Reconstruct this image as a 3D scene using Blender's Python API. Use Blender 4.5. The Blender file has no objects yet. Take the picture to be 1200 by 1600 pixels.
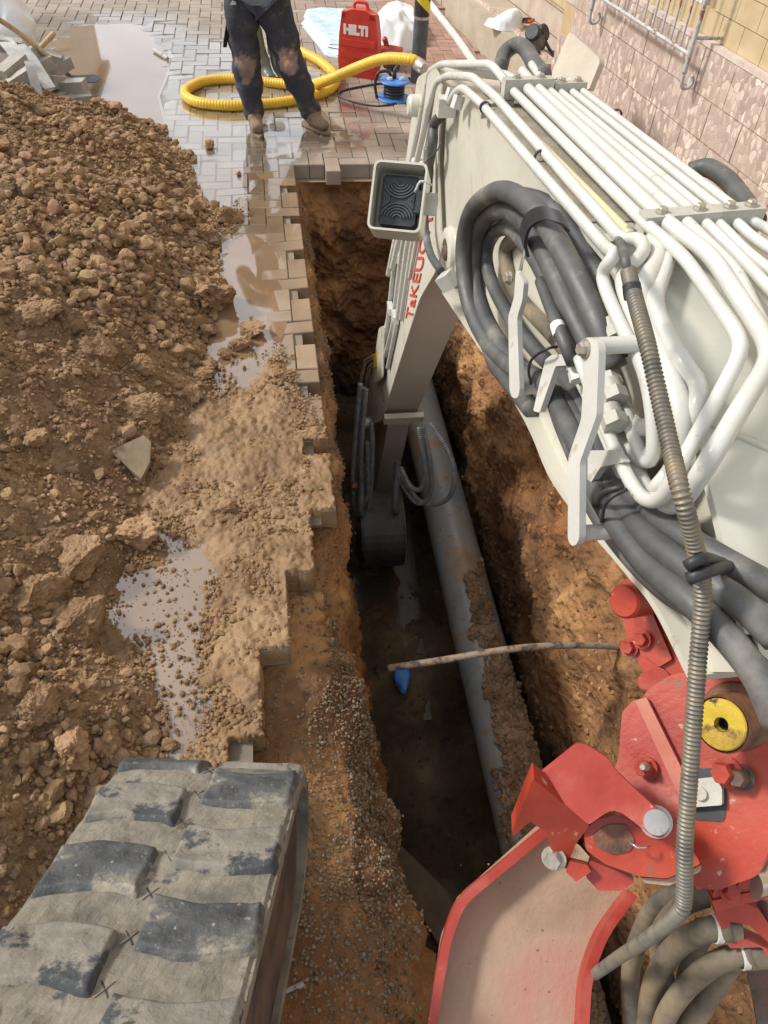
import bpy, bmesh, math, random
import numpy as np
from mathutils import Vector
random.seed(7); RNG = np.random.default_rng(11)
SC = bpy.context.scene; COL = SC.collection

# ---------------------------------------------------------------- camera
H = 2.16; FP = 1202.0; TH = math.radians(47); YAW = math.radians(10.1); RO = math.radians(3.57)
CAM = np.array([0, 0, H])
cf = np.array([math.sin(YAW)*math.cos(TH), math.cos(YAW)*math.cos(TH), -math.sin(TH)])
r0 = np.array([math.cos(YAW), -math.sin(YAW), 0]); u0 = np.cross(r0, cf)
cr = r0*math.cos(RO)+u0*math.sin(RO); cu = u0*math.cos(RO)-r0*math.sin(RO)
cam = bpy.data.cameras.new('camera'); co = bpy.data.objects.new('camera', cam); COL.objects.link(co)
from mathutils import Matrix
co.matrix_world = Matrix(((cr[0], cu[0], -cf[0], 0), (cr[1], cu[1], -cf[1], 0), (cr[2], cu[2], -cf[2], H), (0, 0, 0, 1)))
cam.sensor_fit = 'VERTICAL'; cam.sensor_height = 32; cam.lens = 32*FP/1600; cam.clip_start = .05; cam.clip_end = 500
SC.camera = co
# ---------------------------------------------------------------- light
SUN_EL = math.radians(41); SUN_AZ = math.radians(-72)      # azimuth measured from +y towards +x
w = bpy.data.worlds.new("World"); SC.world = w; w.use_nodes = True
nt = w.node_tree; sky = nt.nodes.new('ShaderNodeTexSky'); sky.sky_type = 'NISHITA'; sky.sun_disc = False
sky.sun_elevation = SUN_EL; sky.sun_rotation = SUN_AZ; sky.dust_density = 3.5; sky.air_density = 1.0; sky.ozone_density = 1.0
bg = nt.nodes['Background']; bg.inputs['Strength'].default_value = .12
# thin bright cloud drifting over the sky
tcw = nt.nodes.new('ShaderNodeTexCoord'); cn = nt.nodes.new('ShaderNodeTexNoise'); cn.inputs['Scale'].default_value = 2.2; cn.inputs['Detail'].default_value = 6
mpw = nt.nodes.new('ShaderNodeMapping'); mpw.inputs['Scale'].default_value = (1, 1, 2.5); nt.links.new(tcw.outputs['Generated'], mpw.inputs[0]); nt.links.new(mpw.outputs[0], cn.inputs['Vector'])
cr_ = nt.nodes.new('ShaderNodeMapRange'); nt.links.new(cn.outputs[0], cr_.inputs[0]); cr_.inputs[1].default_value = .38; cr_.inputs[2].default_value = .62; cr_.inputs[3].default_value = .35; cr_.inputs[4].default_value = .9
cx_ = nt.nodes.new('ShaderNodeMix'); cx_.data_type = 'RGBA'; nt.links.new(cr_.outputs[0], cx_.inputs[0]); nt.links.new(sky.outputs[0], cx_.inputs[6]); cx_.inputs[7].default_value = (8.2, 8.4, 8.7, 1)
nt.links.new(cx_.outputs[2], bg.inputs[0])
sl = bpy.data.lights.new('sun', 'SUN'); sl.energy = 2.9; sl.angle = math.radians(8); sl.color = (1, .965, .91)
so = bpy.data.objects.new('sun', sl); COL.objects.link(so)
sd = Vector((math.sin(SUN_AZ)*math.cos(SUN_EL), math.cos(SUN_AZ)*math.cos(SUN_EL), math.sin(SUN_EL)))
so.rotation_euler = sd.to_track_quat('Z', 'Y').to_euler()
SC.view_settings.view_transform = 'Standard'; SC.view_settings.look = 'None'; SC.view_settings.exposure = .33; SC.view_settings.gamma = 1
SC.cycles.use_denoising = True if hasattr(SC, 'cycles') else True

# ---------------------------------------------------------------- measuring helpers
def ray(x, y): return cf+cr*(x-600)/FP-cu*(y-800)/FP
def ZP(x, y, z=0.): d = ray(x, y); return CAM+d*((z-H)/d[2])
def XP(x, y, X0): d = ray(x, y); return CAM+d*(X0/d[0])
def YP(x, y, Y0): d = ray(x, y); return CAM+d*(Y0/d[1])
def DP(x, y, t): return CAM+ray(x, y)*t
def nrm(v): v = np.array(v, float); return v/np.linalg.norm(v)
class Plane:
    def __init__(s, p, n):
        s.p = np.array(p); s.n = nrm(n)
        if s.n@(CAM-s.p) < 0: s.n = -s.n
    def hit(s, x, y, off=0.):
        d = ray(x, y); return CAM+d*(((s.p-CAM)@s.n+off)/(d@s.n))

# ---------------------------------------------------------------- noise
def _h(ix, iy, iz, seed):
    n = (ix*374761393+iy*668265263+iz*2147483647+seed*1274126177) & 0xffffffff
    n = ((n ^ (n >> 13))*1274126177) & 0xffffffff
    return ((n ^ (n >> 16)) & 0xffff)/65535.
def vn(P, s, seed=0):
    Q = np.asarray(P, float)*s; I = np.floor(Q).astype(np.int64); f = Q-I; f = f*f*(3-2*f); r = 0
    for a in (0, 1):
        for b in (0, 1):
            for c in (0, 1):
                r = r+_h(I[..., 0]+a, I[..., 1]+b, I[..., 2]+c, seed)*(f[..., 0] if a else 1-f[..., 0])*(f[..., 1] if b else 1-f[..., 1])*(f[..., 2] if c else 1-f[..., 2])
    return r*2-1
def fbm(P, s, o=4, seed=0, g=.5):
    r = 0; a = 1
    for i in range(o): r = r+a*vn(P, s*2**i, seed+i*17); a *= g
    return r
def P3(x, y, z=0): return np.stack([x, y, np.zeros_like(x)+z], -1)
def sdf(x, y, poly):
    "signed distance, positive inside"
    poly = np.array(poly)[:, :2]; d = np.full(x.shape, 1e9); ins = np.zeros(x.shape, bool); n = len(poly)
    for i in range(n):
        ax, ay = poly[i]; bx, by = poly[(i+1) % n]; ex, ey = bx-ax, by-ay
        t = np.clip(((x-ax)*ex+(y-ay)*ey)/(ex*ex+ey*ey+1e-12), 0, 1)
        d = np.minimum(d, np.hypot(x-ax-t*ex, y-ay-t*ey))
        c = ((ay > y) != (by > y)) & (x < (bx-ax)*(y-ay)/(by-ay+1e-15)+ax)
        ins ^= c
    return np.where(ins, d, -d)
def G(pts, z=0): return [tuple(ZP(a, b, z)[:2]) for a, b in pts]
def ss(a, b, x): t = np.clip((x-a)/(b-a), 0, 1); return t*t*(3-2*t)

# ---------------------------------------------------------------- materials
def mat(name, cols, rough=.6, metal=0., scale=4., detail=6., bump=0., bscale=30., attr=None, spots=None, ramp=(.35, .65), spec=.5, rvar=0., streak=None, voro=0., wet=None):
    """cols: one colour or list mixed by noise; attr: point attribute multiplying the colour; spots: (colour, scale, threshold, softness)"""
    m = bpy.data.materials.new(name); m.use_nodes = True; t = m.node_tree; N = t.nodes; L = t.links; p = N['Principled BSDF']
    tc = N.new('ShaderNodeTexCoord'); src = tc.outputs['Object']
    if isinstance(cols[0], (int, float)): cols = [cols]
    no = N.new('ShaderNodeTexNoise'); no.inputs['Scale'].default_value = scale; no.inputs['Detail'].default_value = detail; no.inputs['Roughness'].default_value = .6
    if streak:
        mp = N.new('ShaderNodeMapping'); mp.inputs['Scale'].default_value = streak; L.new(src, mp.inputs[0]); L.new(mp.outputs[0], no.inputs['Vector'])
    else: L.new(src, no.inputs['Vector'])
    rp = N.new('ShaderNodeValToRGB'); L.new(no.outputs[0], rp.inputs[0]); e = rp.color_ramp.elements
    n = len(cols)
    for i, c in enumerate(cols):
        pos = ramp[0] if n == 1 else ramp[0]+(ramp[1]-ramp[0])*i/(n-1)
        if i < 2: el = e[i]; el.position = pos
        else: el = e.new(pos)
        el.color = (*c, 1)
    if n == 1: e[1].color = (*cols[0], 1)
    out = rp.outputs[0]
    def mix(f, a, b, mode='MIX'):
        x = N.new('ShaderNodeMix'); x.data_type = 'RGBA'; x.blend_type = mode
        if isinstance(f, (int, float)): x.inputs[0].default_value = f
        else: L.new(f, x.inputs[0])
        for k, v in ((6, a), (7, b)):
            if isinstance(v, tuple): x.inputs[k].default_value = (*v, 1)
            else: L.new(v, x.inputs[k])
        return x.outputs[2]
    for sp in (spots or []):
        s = N.new('ShaderNodeTexNoise'); s.inputs['Scale'].default_value = sp[1]; s.inputs['Detail'].default_value = 8; s.inputs['Roughness'].default_value = .65
        L.new(src, s.inputs['Vector'])
        r = N.new('ShaderNodeMapRange'); L.new(s.outputs[0], r.inputs[0]); r.inputs[1].default_value = sp[2]; r.inputs[2].default_value = sp[2]+sp[3]
        out = mix(r.outputs[0], out, sp[0])
    if attr:
        a = N.new('ShaderNodeAttribute'); a.attribute_name = attr; out = mix(1., out, a.outputs['Color'], 'MULTIPLY')
    L.new(out, p.inputs['Base Color'])
    p.inputs['Metallic'].default_value = metal; p.inputs['Specular IOR Level'].default_value = spec
    rr = None
    if rvar:
        q = N.new('ShaderNodeTexNoise'); q.inputs['Scale'].default_value = scale*2.3; q.inputs['Detail'].default_value = 5; L.new(src, q.inputs['Vector'])
        r = N.new('ShaderNodeMapRange'); L.new(q.outputs[0], r.inputs[0]); r.inputs[1].default_value = .3; r.inputs[2].default_value = .7
        r.inputs[3].default_value = max(0, rough-rvar); r.inputs[4].default_value = min(1, rough+rvar); rr = r.outputs[0]
    if wet:
        a = N.new('ShaderNodeAttribute'); a.attribute_name = wet
        x = N.new('ShaderNodeMix'); x.data_type = 'FLOAT'; L.new(a.outputs['Fac'], x.inputs[0])
        if rr: L.new(rr, x.inputs[2])
        else: x.inputs[2].default_value = rough
        x.inputs[3].default_value = .12; rr = x.outputs[0]; L.new(a.outputs['Fac'], p.inputs['Coat Weight']); p.inputs['Coat Roughness'].default_value = .05; p.inputs['Coat IOR'].default_value = 1.75
        d = mix(a.outputs['Fac'], (1., 1., 1.), (.72, .7, .68)); L.new(mix(1., out, d, 'MULTIPLY'), p.inputs['Base Color'])
    if rr: L.new(rr, p.inputs['Roughness'])
    else: p.inputs['Roughness'].default_value = rough
    if bump:
        b = N.new('ShaderNodeBump'); b.inputs['Strength'].default_value = min(1, bump); b.inputs['Distance'].default_value = .01*max(1, bump)
        q = N.new('ShaderNodeTexNoise'); q.inputs['Scale'].default_value = bscale; q.inputs['Detail'].default_value = 8; q.inputs['Roughness'].default_value = .65; L.new(src, q.inputs['Vector'])
        hh = q.outputs[0]
        if voro:
            v = N.new('ShaderNodeTexVoronoi'); v.inputs['Scale'].default_value = voro; L.new(src, v.inputs['Vector'])
            ad = N.new('ShaderNodeMath'); ad.operation = 'SUBTRACT'; L.new(hh, ad.inputs[0]); L.new(v.outputs[0], ad.inputs[1]); hh = ad.outputs[0]
        L.new(hh, b.inputs['Height'])
        if wet:
            iv = N.new('ShaderNodeMath'); iv.operation = 'MULTIPLY_ADD'; L.new(a.outputs['Fac'], iv.inputs[0]); iv.inputs[1].default_value = -.85*min(1, bump); iv.inputs[2].default_value = min(1, bump); L.new(iv.outputs[0], b.inputs['Strength'])
        L.new(b.outputs[0], p.inputs['Normal'])
    return m
M = {}
M['cream'] = mat('cream_paint', [(.51, .49, .395), (.56, .54, .455), (.54, .525, .44)], .33, scale=3, spots=[((.33, .24, .13), 14, .63, .1), ((.42, .33, .2), 2.3, .6, .25), ((.16, .09, .05), 55, .7, .04)], rvar=.1, bump=.08, bscale=60)
M['tube'] = mat('white_painted_steel', [(.50, .495, .45), (.575, .57, .53)], .28, scale=8, spots=[((.34, .27, .17), 22, .62, .12), ((.2, .13, .08), 80, .7, .04)], rvar=.1, bump=.06, bscale=90)
M['pale'] = mat('pale_painted_plate', [(.50, .50, .43), (.58, .58, .51)], .2, scale=2.5, spots=[((.45, .4, .28), 9, .7, .1)], rvar=.08)
M['clamp'] = mat('grey_painted_clamp', [(.38, .37, .32), (.47, .46, .4)], .45, scale=20, bump=.2, bscale=120, spots=[((.25, .18, .1), 30, .62, .1)])
M['bolt'] = mat('zinc_bolt', [(.36, .33, .27), (.5, .47, .4)], .4, .6, scale=60, spots=[((.28, .17, .09), 50, .6, .1)])
M['underside'] = mat('shade_toned_arm_paint', [(.47, .42, .35), (.52, .47, .39)], .6, scale=6, spots=[((.25, .15, .07), 5, .66, .06)], bump=.1)  # cream toned darker for the arm's shaded faces, with brown weather spots
M['hose'] = mat('dusty_black_rubber', [(.045, .046, .047), (.095, .094, .09), (.28, .26, .225)], .5, scale=9, ramp=(.3, .8), detail=9, spots=[((.27, .23, .17), 16, .62, .12)], rvar=.12, bump=.12, bscale=150)
M['hose_mud'] = mat('muddy_hose_rubber', [(.07, .065, .05), (.16, .13, .09), (.24, .19, .12)], .65, scale=9, bump=.2, bscale=100)
M['greyhose'] = mat('grey_spiral_hose', [(.08, .085, .09), (.17, .175, .175)], .5, scale=30)
M['conduit'] = mat('spiral_conduit', [(.10, .095, .08), (.17, .155, .125), (.22, .18, .12)], .45, .25, scale=25, spots=[((.3, .22, .12), 8, .58, .2)])
M['black'] = mat('black_rubber', [(.015, .016, .018), (.04, .04, .045)], .5, scale=20, spots=[((.2, .18, .15), 24, .66, .1)])
M['red'] = mat('red_paint', [(.22, .02, .01), (.34, .036, .016), (.40, .055, .027)], .38, scale=5, detail=8, spots=[((.38, .17, .1), 3.2, .63, .25), ((.42, .3, .2), 38, .62, .05), ((.17, .1, .055), 8, .62, .08), ((.2, .14, .1), 90, .7, .03)], rvar=.12, bump=.14, bscale=70)
M['redworn'] = mat('faded_red_paint', [(.27, .022, .014), (.34, .04, .026), (.39, .085, .06)], .42, scale=7, detail=9, spots=[((.5, .3, .26), 5, .6, .2), ((.33, .025, .015), 11, .62, .08), ((.46, .38, .28), 50, .66, .05), ((.17, .11, .07), 13, .68, .06)], rvar=.12, bump=.12, bscale=80)
M['redmud'] = mat('dusty_red_plate', [(.26, .17, .115), (.36, .24, .165), (.39, .19, .145)], .7, scale=3.5, detail=8, spots=[((.5, .2, .15), 6, .64, .16), ((.28, .17, .1), 30, .68, .1)], bump=.3, bscale=60)
M['yellow'] = mat('yellow_bush_paint', [(.42, .28, .015), (.55, .40, .03)], .6, scale=20, spots=[((.05, .035, .02), 30, .58, .06), ((.25, .14, .03), 9, .52, .15)], bump=.3, bscale=60)
M['grease'] = mat('greasy_brown_steel', [(.1, .04, .02), (.18, .07, .035), (.04, .025, .015)], .5, scale=14, bump=.5, bscale=50)
M['steel'] = mat('worn_steel', [(.5, .48, .45), (.62, .6, .57)], .3, .8, scale=20, spots=[((.3, .2, .12), 18, .6, .1)])
M['track'] = mat('worn_track_rubber', [(.04, .044, .047), (.085, .088, .088), (.17, .16, .14)], .62, scale=9, detail=12, ramp=(.36, .7), spots=[((.33, .30, .24), 70, .62, .06), ((.31, .27, .2), 6.5, .55, .07)], bump=.6, bscale=60)
M['trackmix'] = mat('half_muddy_rubber', [(.13, .125, .108), (.21, .19, .155), (.28, .25, .2)], .75, scale=8, detail=12, ramp=(.34, .62), spots=[((.05, .055, .06), 8, .53, .05), ((.1, .09, .08), 70, .62, .06)], bump=.6, bscale=50)
M['trackmud'] = mat('mud_dried_on_rubber', [(.10, .092, .078), (.19, .168, .13), (.27, .235, .178)], .8, scale=9, detail=12, ramp=(.3, .66), spots=[((.07, .075, .078), 9, .6, .06), ((.1, .09, .08), 60, .64, .06), ((.4, .36, .28), 16, .64, .08)], bump=.6, bscale=42)
M['rust'] = mat('rusty_steel', [(.05, .035, .03), (.13, .075, .05), (.08, .07, .065)], .7, scale=12, bump=.3, bscale=60)
M['soil'] = mat('clay_soil', [(.155, .088, .044), (.265, .162, .086), (.34, .222, .128)], .9, scale=7, detail=10, bump=1, bscale=90, voro=50, ramp=(.32, .68), spec=.2)
M['clod'] = mat('clay_clod', [(.20, .12, .062), (.325, .203, .112), (.415, .28, .166)], .88, scale=9, detail=8, attr='tint', bump=1, bscale=110, spec=.25, ramp=(.34, .66))
M['mud'] = mat('wet_mud', [(.155, .088, .04), (.25, .148, .07), (.31, .195, .10)], .48, scale=5, detail=10, bump=.7, bscale=70, spec=.4, ramp=(.34, .64), rvar=.2, spots=[((.17, .095, .045), 3, .55, .12)])
M['mudclod'] = mat('wet_mud_crumb', [(.15, .085, .038), (.25, .148, .07), (.31, .195, .10)], .6, scale=12, attr='tint', bump=.6, bscale=140, spec=.35)
M['trench'] = mat('trench_clay', [(.115, .06, .03), (.22, .12, .057), (.34, .205, .10)], .85, scale=2.2, detail=12, bump=1, bscale=55, voro=34, attr='tint', ramp=(.34, .66), spec=.3, spots=[((.075, .04, .025), 7, .6, .1)])
M['gravel'] = mat('bed_gravel', [(.135, .095, .055), (.23, .165, .095), (.2, .17, .125)], .8, scale=30, attr='tint', bump=.4, bscale=200)
M['paver'] = mat('concrete_paver', [(.27, .235, .19), (.35, .305, .25)], .72, scale=6, detail=9, attr='tint', bump=.35, bscale=160, wet='wet', rvar=.1)
M['joint'] = mat('joint_sand', [(.16, .13, .1), (.22, .18, .13)], .85, scale=8)
M['ground'] = mat('sandy_ground', [(.22, .16, .1), (.28, .21, .14)], .9, scale=3, bump=.5)
M['concrete'] = mat('grey_concrete', [(.3, .28, .24), (.4, .38, .33)], .8, scale=9, bump=.4, bscale=80)
M['blue'] = mat('blue_plastic', [(.05, .17, .5), (.07, .24, .62)], .4, scale=8, spots=[((.3, .3, .3), 20, .66, .1)])
M['pipe'] = mat('grey_pvc_pipe', [(.19, .205, .205), (.26, .26, .24), (.30, .225, .145)], .35, scale=2.5, detail=7, ramp=(.36, .64), spots=[((.27, .165, .085), 5, .5, .16), ((.22, .13, .07), 28, .62, .06)], rvar=.12)
M['yhose'] = mat('yellow_hose', [(.68, .40, .03), (.76, .49, .05)], .4, scale=10, spots=[((.4, .26, .1), 5, .66, .2)])
M['case'] = mat('red_plastic_case', [(.55, .035, .025), (.62, .06, .04)], .42, scale=6, spots=[((.5, .3, .22), 14, .64, .12)])
M['whiteprint'] = mat('white_print', [(.8, .76, .72)], .5, scale=4)
M['letter'] = mat('red_lettering', [(.55, .06, .04)], .4)
M['sheet'] = mat('white_sheeting', [(.68, .71, .73), (.78, .79, .79)], .5, scale=5, bump=.2, bscale=20)
M['bluesheet'] = mat('pale_blue_sheeting', [(.35, .52, .6), (.6, .68, .72)], .5, scale=9, streak=(1, 1, 6))
M['greyplastic'] = mat('dusty_plastic_sack', [(.4, .4, .38), (.58, .58, .56)], .5, scale=8, bump=.6, bscale=18)
M['wood'] = mat('worn_wood', [(.36, .25, .14), (.5, .37, .22)], .7, scale=5, streak=(12, 12, 2), bump=.3)
M['darksteel'] = mat('dark_painted_steel', [(.06, .065, .075), (.11, .115, .125)], .5, scale=14, spots=[((.28, .24, .2), 12, .64, .14)])
M['blacksteel'] = mat('wet_black_steel', [(.02, .018, .017), (.05, .042, .035)], .45, scale=8, spots=[((.12, .08, .05), 9, .6, .1)])
M['navy'] = mat('navy_work_trousers', [(.025, .027, .038), (.045, .047, .06)], .85, scale=12, bump=.5, bscale=60, attr='tint', spots=[((.15, .115, .085), 11, .56, .14)])
M['jacket'] = mat('grey_work_jacket', [(.13, .14, .15), (.18, .19, .2)], .8, scale=10, bump=.4, bscale=40)
M['skin'] = mat('skin', [(.5, .3, .21), (.55, .34, .25)], .5, scale=6)
M['hair'] = mat('dark_hair', [(.03, .02, .015)], .7)
M['boot'] = mat('muddy_leather', [(.15, .095, .06), (.27, .19, .12)], .75, scale=14, bump=.5, bscale=40)
M['welly'] = mat('olive_rubber_boot', [(.1, .115, .1), (.15, .16, .135)], .4, scale=8, spots=[((.3, .24, .17), 7, .58, .2)])
M['stripey'] = mat('yellow_reflective', [(.75, .6, .03)], .35)
M['iron'] = mat('old_grey_iron', [(.36, .36, .35), (.48, .48, .47)], .6, scale=14, spots=[((.26, .13, .07), 18, .55, .06)], bump=.4)
M['shutter'] = mat('white_shutter', [(.68, .68, .66), (.74, .74, .72)], .5, scale=5)
M['plaster'] = mat('ochre_plaster', [(.5, .4, .26), (.58, .47, .32)], .8, scale=2)
M['glass'] = mat('dark_window', [(.05, .06, .07)], .1)
M['stonewhite'] = mat('plaster_facade', [(.62, .55, .44), (.7, .63, .52)], .8, scale=1)

def wall_material():
    m = bpy.data.materials.new('stone_cladding'); m.use_nodes = True; t = m.node_tree; N = t.nodes; L = t.links; p = N['Principled BSDF']
    tc = N.new('ShaderNodeTexCoord')
    mp = N.new('ShaderNodeMapping'); mp.inputs['Scale'].default_value = (1, 1, .62); L.new(tc.outputs['Object'], mp.inputs[0])
    wz = N.new('ShaderNodeTexNoise'); wz.inputs['Scale'].default_value = 9; wz.inputs['Detail'].default_value = 3; L.new(mp.outputs[0], wz.inputs['Vector'])
    vm = N.new('ShaderNodeVectorMath'); vm.operation = 'MULTIPLY_ADD'; L.new(wz.outputs[1], vm.inputs[0]); vm.inputs[1].default_value = (.05, .05, .05); L.new(mp.outputs[0], vm.inputs[2])
    v = N.new('ShaderNodeTexVoronoi'); v.inputs['Scale'].default_value = 34; v.inputs['Randomness'].default_value = 1; L.new(vm.outputs[0], v.inputs['Vector'])
    v2 = N.new('ShaderNodeTexVoronoi'); v2.feature = 'DISTANCE_TO_EDGE'; v2.inputs['Scale'].default_value = 34; L.new(vm.outputs[0], v2.inputs['Vector'])
    sep = N.new('ShaderNodeSeparateColor'); L.new(v.outputs['Color'], sep.inputs[0])
    rp = N.new('ShaderNodeValToRGB'); L.new(sep.outputs[0], rp.inputs[0]); e = rp.color_ramp.elements
    e[0].color = (.34, .25, .21, 1); e[1].color = (.72, .62, .52, 1); e.new(.4).color = (.43, .325, .275, 1); e.new(.7).color = (.56, .45, .37, 1)
    er = N.new('ShaderNodeMapRange'); L.new(v2.outputs[0], er.inputs[0]); er.inputs[1].default_value = .0; er.inputs[2].default_value = .1
    mx = N.new('ShaderNodeMix'); mx.data_type = 'RGBA'; L.new(er.outputs[0], mx.inputs[0]); mx.inputs[6].default_value = (.40, .30, .25, 1); L.new(rp.outputs[0], mx.inputs[7])
    nz = N.new('ShaderNodeTexNoise'); nz.inputs['Scale'].default_value = 2.2; nz.inputs['Detail'].default_value = 5; L.new(tc.outputs['Object'], nz.inputs['Vector'])
    nr = N.new('ShaderNodeMapRange'); L.new(nz.outputs[0], nr.inputs[0]); nr.inputs[1].default_value = .42; nr.inputs[2].default_value = .66
    m2 = N.new('ShaderNodeMix'); m2.data_type = 'RGBA'; L.new(nr.outputs[0], m2.inputs[0]); L.new(mx.outputs[2], m2.inputs[6]); m2.inputs[7].default_value = (.44, .34, .28, 1)
    sc = N.new('ShaderNodeMath'); sc.operation = 'MULTIPLY'; L.new(nr.outputs[0], sc.inputs[0]); sc.inputs[1].default_value = .5; L.new(sc.outputs[0], m2.inputs[0])
    L.new(m2.outputs[2], p.inputs['Base Color']); p.inputs['Roughness'].default_value = .55
    b = N.new('ShaderNodeBump'); b.inputs['Strength'].default_value = .3; L.new(er.outputs[0], b.inputs['Height']); b.inputs['Distance'].default_value = .004; L.new(b.outputs[0], p.inputs['Normal'])
    return m
M['stone'] = wall_material()
def tile_material():
    m = mat('yellow_wall_tile', [(.46, .355, .20), (.54, .43, .26)], .4, scale=8, spots=[((.42, .28, .12), 12, .6, .2)], bump=.3, bscale=30)
    return m
M['tile'] = tile_material()
def film_material():
    m = bpy.data.materials.new('clear_water_film'); m.use_nodes = True; t = m.node_tree; N = t.nodes; L = t.links; N.remove(N['Principled BSDF'])
    g = N.new('ShaderNodeBsdfGlossy'); g.inputs['Roughness'].default_value = .025; g.inputs['Color'].default_value = (1, 1, 1, 1); tr = N.new('ShaderNodeBsdfTransparent'); tr.inputs[0].default_value = (.96, .93, .88, 1)
    fr = N.new('ShaderNodeFresnel'); fr.inputs[0].default_value = 2.5
    nz = N.new('ShaderNodeTexNoise'); nz.inputs['Scale'].default_value = 5; tc = N.new('ShaderNodeTexCoord'); L.new(tc.outputs['Object'], nz.inputs['Vector']); b = N.new('ShaderNodeBump'); b.inputs['Strength'].default_value = .06; L.new(nz.outputs[0], b.inputs['Height']); L.new(b.outputs[0], g.inputs['Normal'])
    x = N.new('ShaderNodeMixShader'); ge = N.new('ShaderNodeNewGeometry'); iv = N.new('ShaderNodeMath'); iv.operation = 'SUBTRACT'; iv.inputs[0].default_value = 1; L.new(ge.outputs['Backfacing'], iv.inputs[1]); mu = N.new('ShaderNodeMath'); mu.operation = 'MULTIPLY'; L.new(fr.outputs[0], mu.inputs[0]); L.new(iv.outputs[0], mu.inputs[1]); L.new(mu.outputs[0], x.inputs[0]); L.new(tr.outputs[0], x.inputs[1]); L.new(g.outputs[0], x.inputs[2]); L.new(x.outputs[0], N['Material Output'].inputs[0]); return m
M['film'] = film_material()
def water_material(name, c1, c2, rough=.02, bump=.12):
    m = mat(name, [c1, c2], rough, scale=2.2, detail=4, bump=bump, bscale=6)
    p = m.node_tree.nodes['Principled BSDF']; p.inputs['IOR'].default_value = 1.55; p.inputs['Specular IOR Level'].default_value = 1.0; p.inputs['Coat Weight'].default_value = 1; p.inputs['Coat IOR'].default_value = 1.62; p.inputs['Coat Roughness'].default_value = .02
    return m
M['water'] = water_material('muddy_water', (.19, .115, .06), (.25, .165, .10), bump=.03)
M['darkwater'] = water_material('trench_water', (.05, .038, .026), (.07, .048, .03), bump=.6); M['darkwater'].node_tree.nodes['Principled BSDF'].inputs['Coat Weight'].default_value = 0; M['darkwater'].node_tree.nodes['Principled BSDF'].inputs['Specular IOR Level'].default_value = .5; M['darkwater'].node_tree.nodes['Principled BSDF'].inputs['IOR'].default_value = 1.33

# ---------------------------------------------------------------- object helpers
ORI = {}
def tag(o, label=None, cat=None, group=None, kind=None):
    if label: o['label'] = label
    if cat: o['category'] = cat
    if group: o['group'] = group
    if kind: o['kind'] = kind
    return o
def thing(name, loc, label, cat, group=None):
    o = bpy.data.objects.new(name, None); COL.objects.link(o); o.location = loc; o.empty_display_size = .1
    ORI[o.name] = np.array(loc, float); return tag(o, label, cat, group)
def mk(name, V, F, m, parent=None, smooth=True, attr=None, mats=None, fm=None, wet=None):
    V = np.asarray(V, float)
    if parent is not None: base = ORI[parent.name]
    else: base = np.array([(V[:, 0].min()+V[:, 0].max())/2, (V[:, 1].min()+V[:, 1].max())/2, V[:, 2].min()])
    own = base if parent is None else V.mean(0)
    me = bpy.data.meshes.new(name)
    if isinstance(F, np.ndarray):
        k = F.shape[1]; me.vertices.add(len(V)); me.vertices.foreach_set('co', (V-own).ravel()); me.loops.add(F.size); me.polygons.add(len(F))
        me.loops.foreach_set('vertex_index', F.ravel().astype(np.int32)); me.polygons.foreach_set('loop_start', np.arange(0, F.size, k, dtype=np.int32))
        me.polygons.foreach_set('loop_total', np.full(len(F), k, dtype=np.int32)); me.update(calc_edges=True)
    else: me.from_pydata([tuple(v) for v in V-own], [], F); me.update()
    me.polygons.foreach_set('use_smooth', np.full(len(me.polygons), smooth))
    if isinstance(m, (list, tuple)):
        for q in m: me.materials.append(q)
        if fm is not None: me.polygons.foreach_set('material_index', np.asarray(fm, dtype=np.int32))
    else: me.materials.append(m)
    if attr is not None:
        a = me.color_attributes.new('tint', 'FLOAT_COLOR', 'POINT'); A = np.ones((len(V), 4)); A[:, :3] = attr if np.ndim(attr) == 2 else np.asarray(attr)[:, None]; a.data.foreach_set('color', A.ravel())
    if wet is not None:
        a = me.attributes.new('wet', 'FLOAT', 'POINT'); a.data.foreach_set('value', np.asarray(wet, float))
    o = bpy.data.objects.new(name, me); COL.objects.link(o)
    if parent is not None: o.parent = parent; o.location = own-base
    else: o.location = own
    ORI[o.name] = own; return o
def from_bm(name, bm, m, parent=None, smooth=False, bevel=0, seg=2):
    if bevel:
        ed = [e for e in bm.edges if e.is_manifold and e.calc_face_angle(0) > .5]
        bmesh.ops.bevel(bm, geom=ed, offset=bevel, segments=seg, affect='EDGES', clamp_overlap=True)
    bmesh.ops.recalc_face_normals(bm, faces=bm.faces)
    V_ = 0; bm.verts.index_update(); V = np.array([v.co[:] for v in bm.verts]); F = [[v.index for v in f.verts] for f in bm.faces]
    bm.free(); return mk(name, V, F, m, parent, smooth)
def rounded(pts, rad, n=4, closed=True):
    pts = [np.array(p, float) for p in pts]; out = []; N = len(pts)
    for i in range(N):
        if not closed and i in (0, N-1): out.append(pts[i]); continue
        a, b, c = pts[i-1], pts[i], pts[(i+1) % N]; r = rad[i] if isinstance(rad, (list, tuple)) else rad
        if r <= 0: out.append(b); continue
        d1 = min(r, np.linalg.norm(a-b)*.46); d2 = min(r, np.linalg.norm(c-b)*.46)
        p = b+(a-b)/np.linalg.norm(a-b)*d1; q = b+(c-b)/np.linalg.norm(c-b)*d2
        for k in range(n+1): t = k/n; out.append((1-t)**2*p+2*t*(1-t)*b+t*t*q)
    return out
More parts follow.
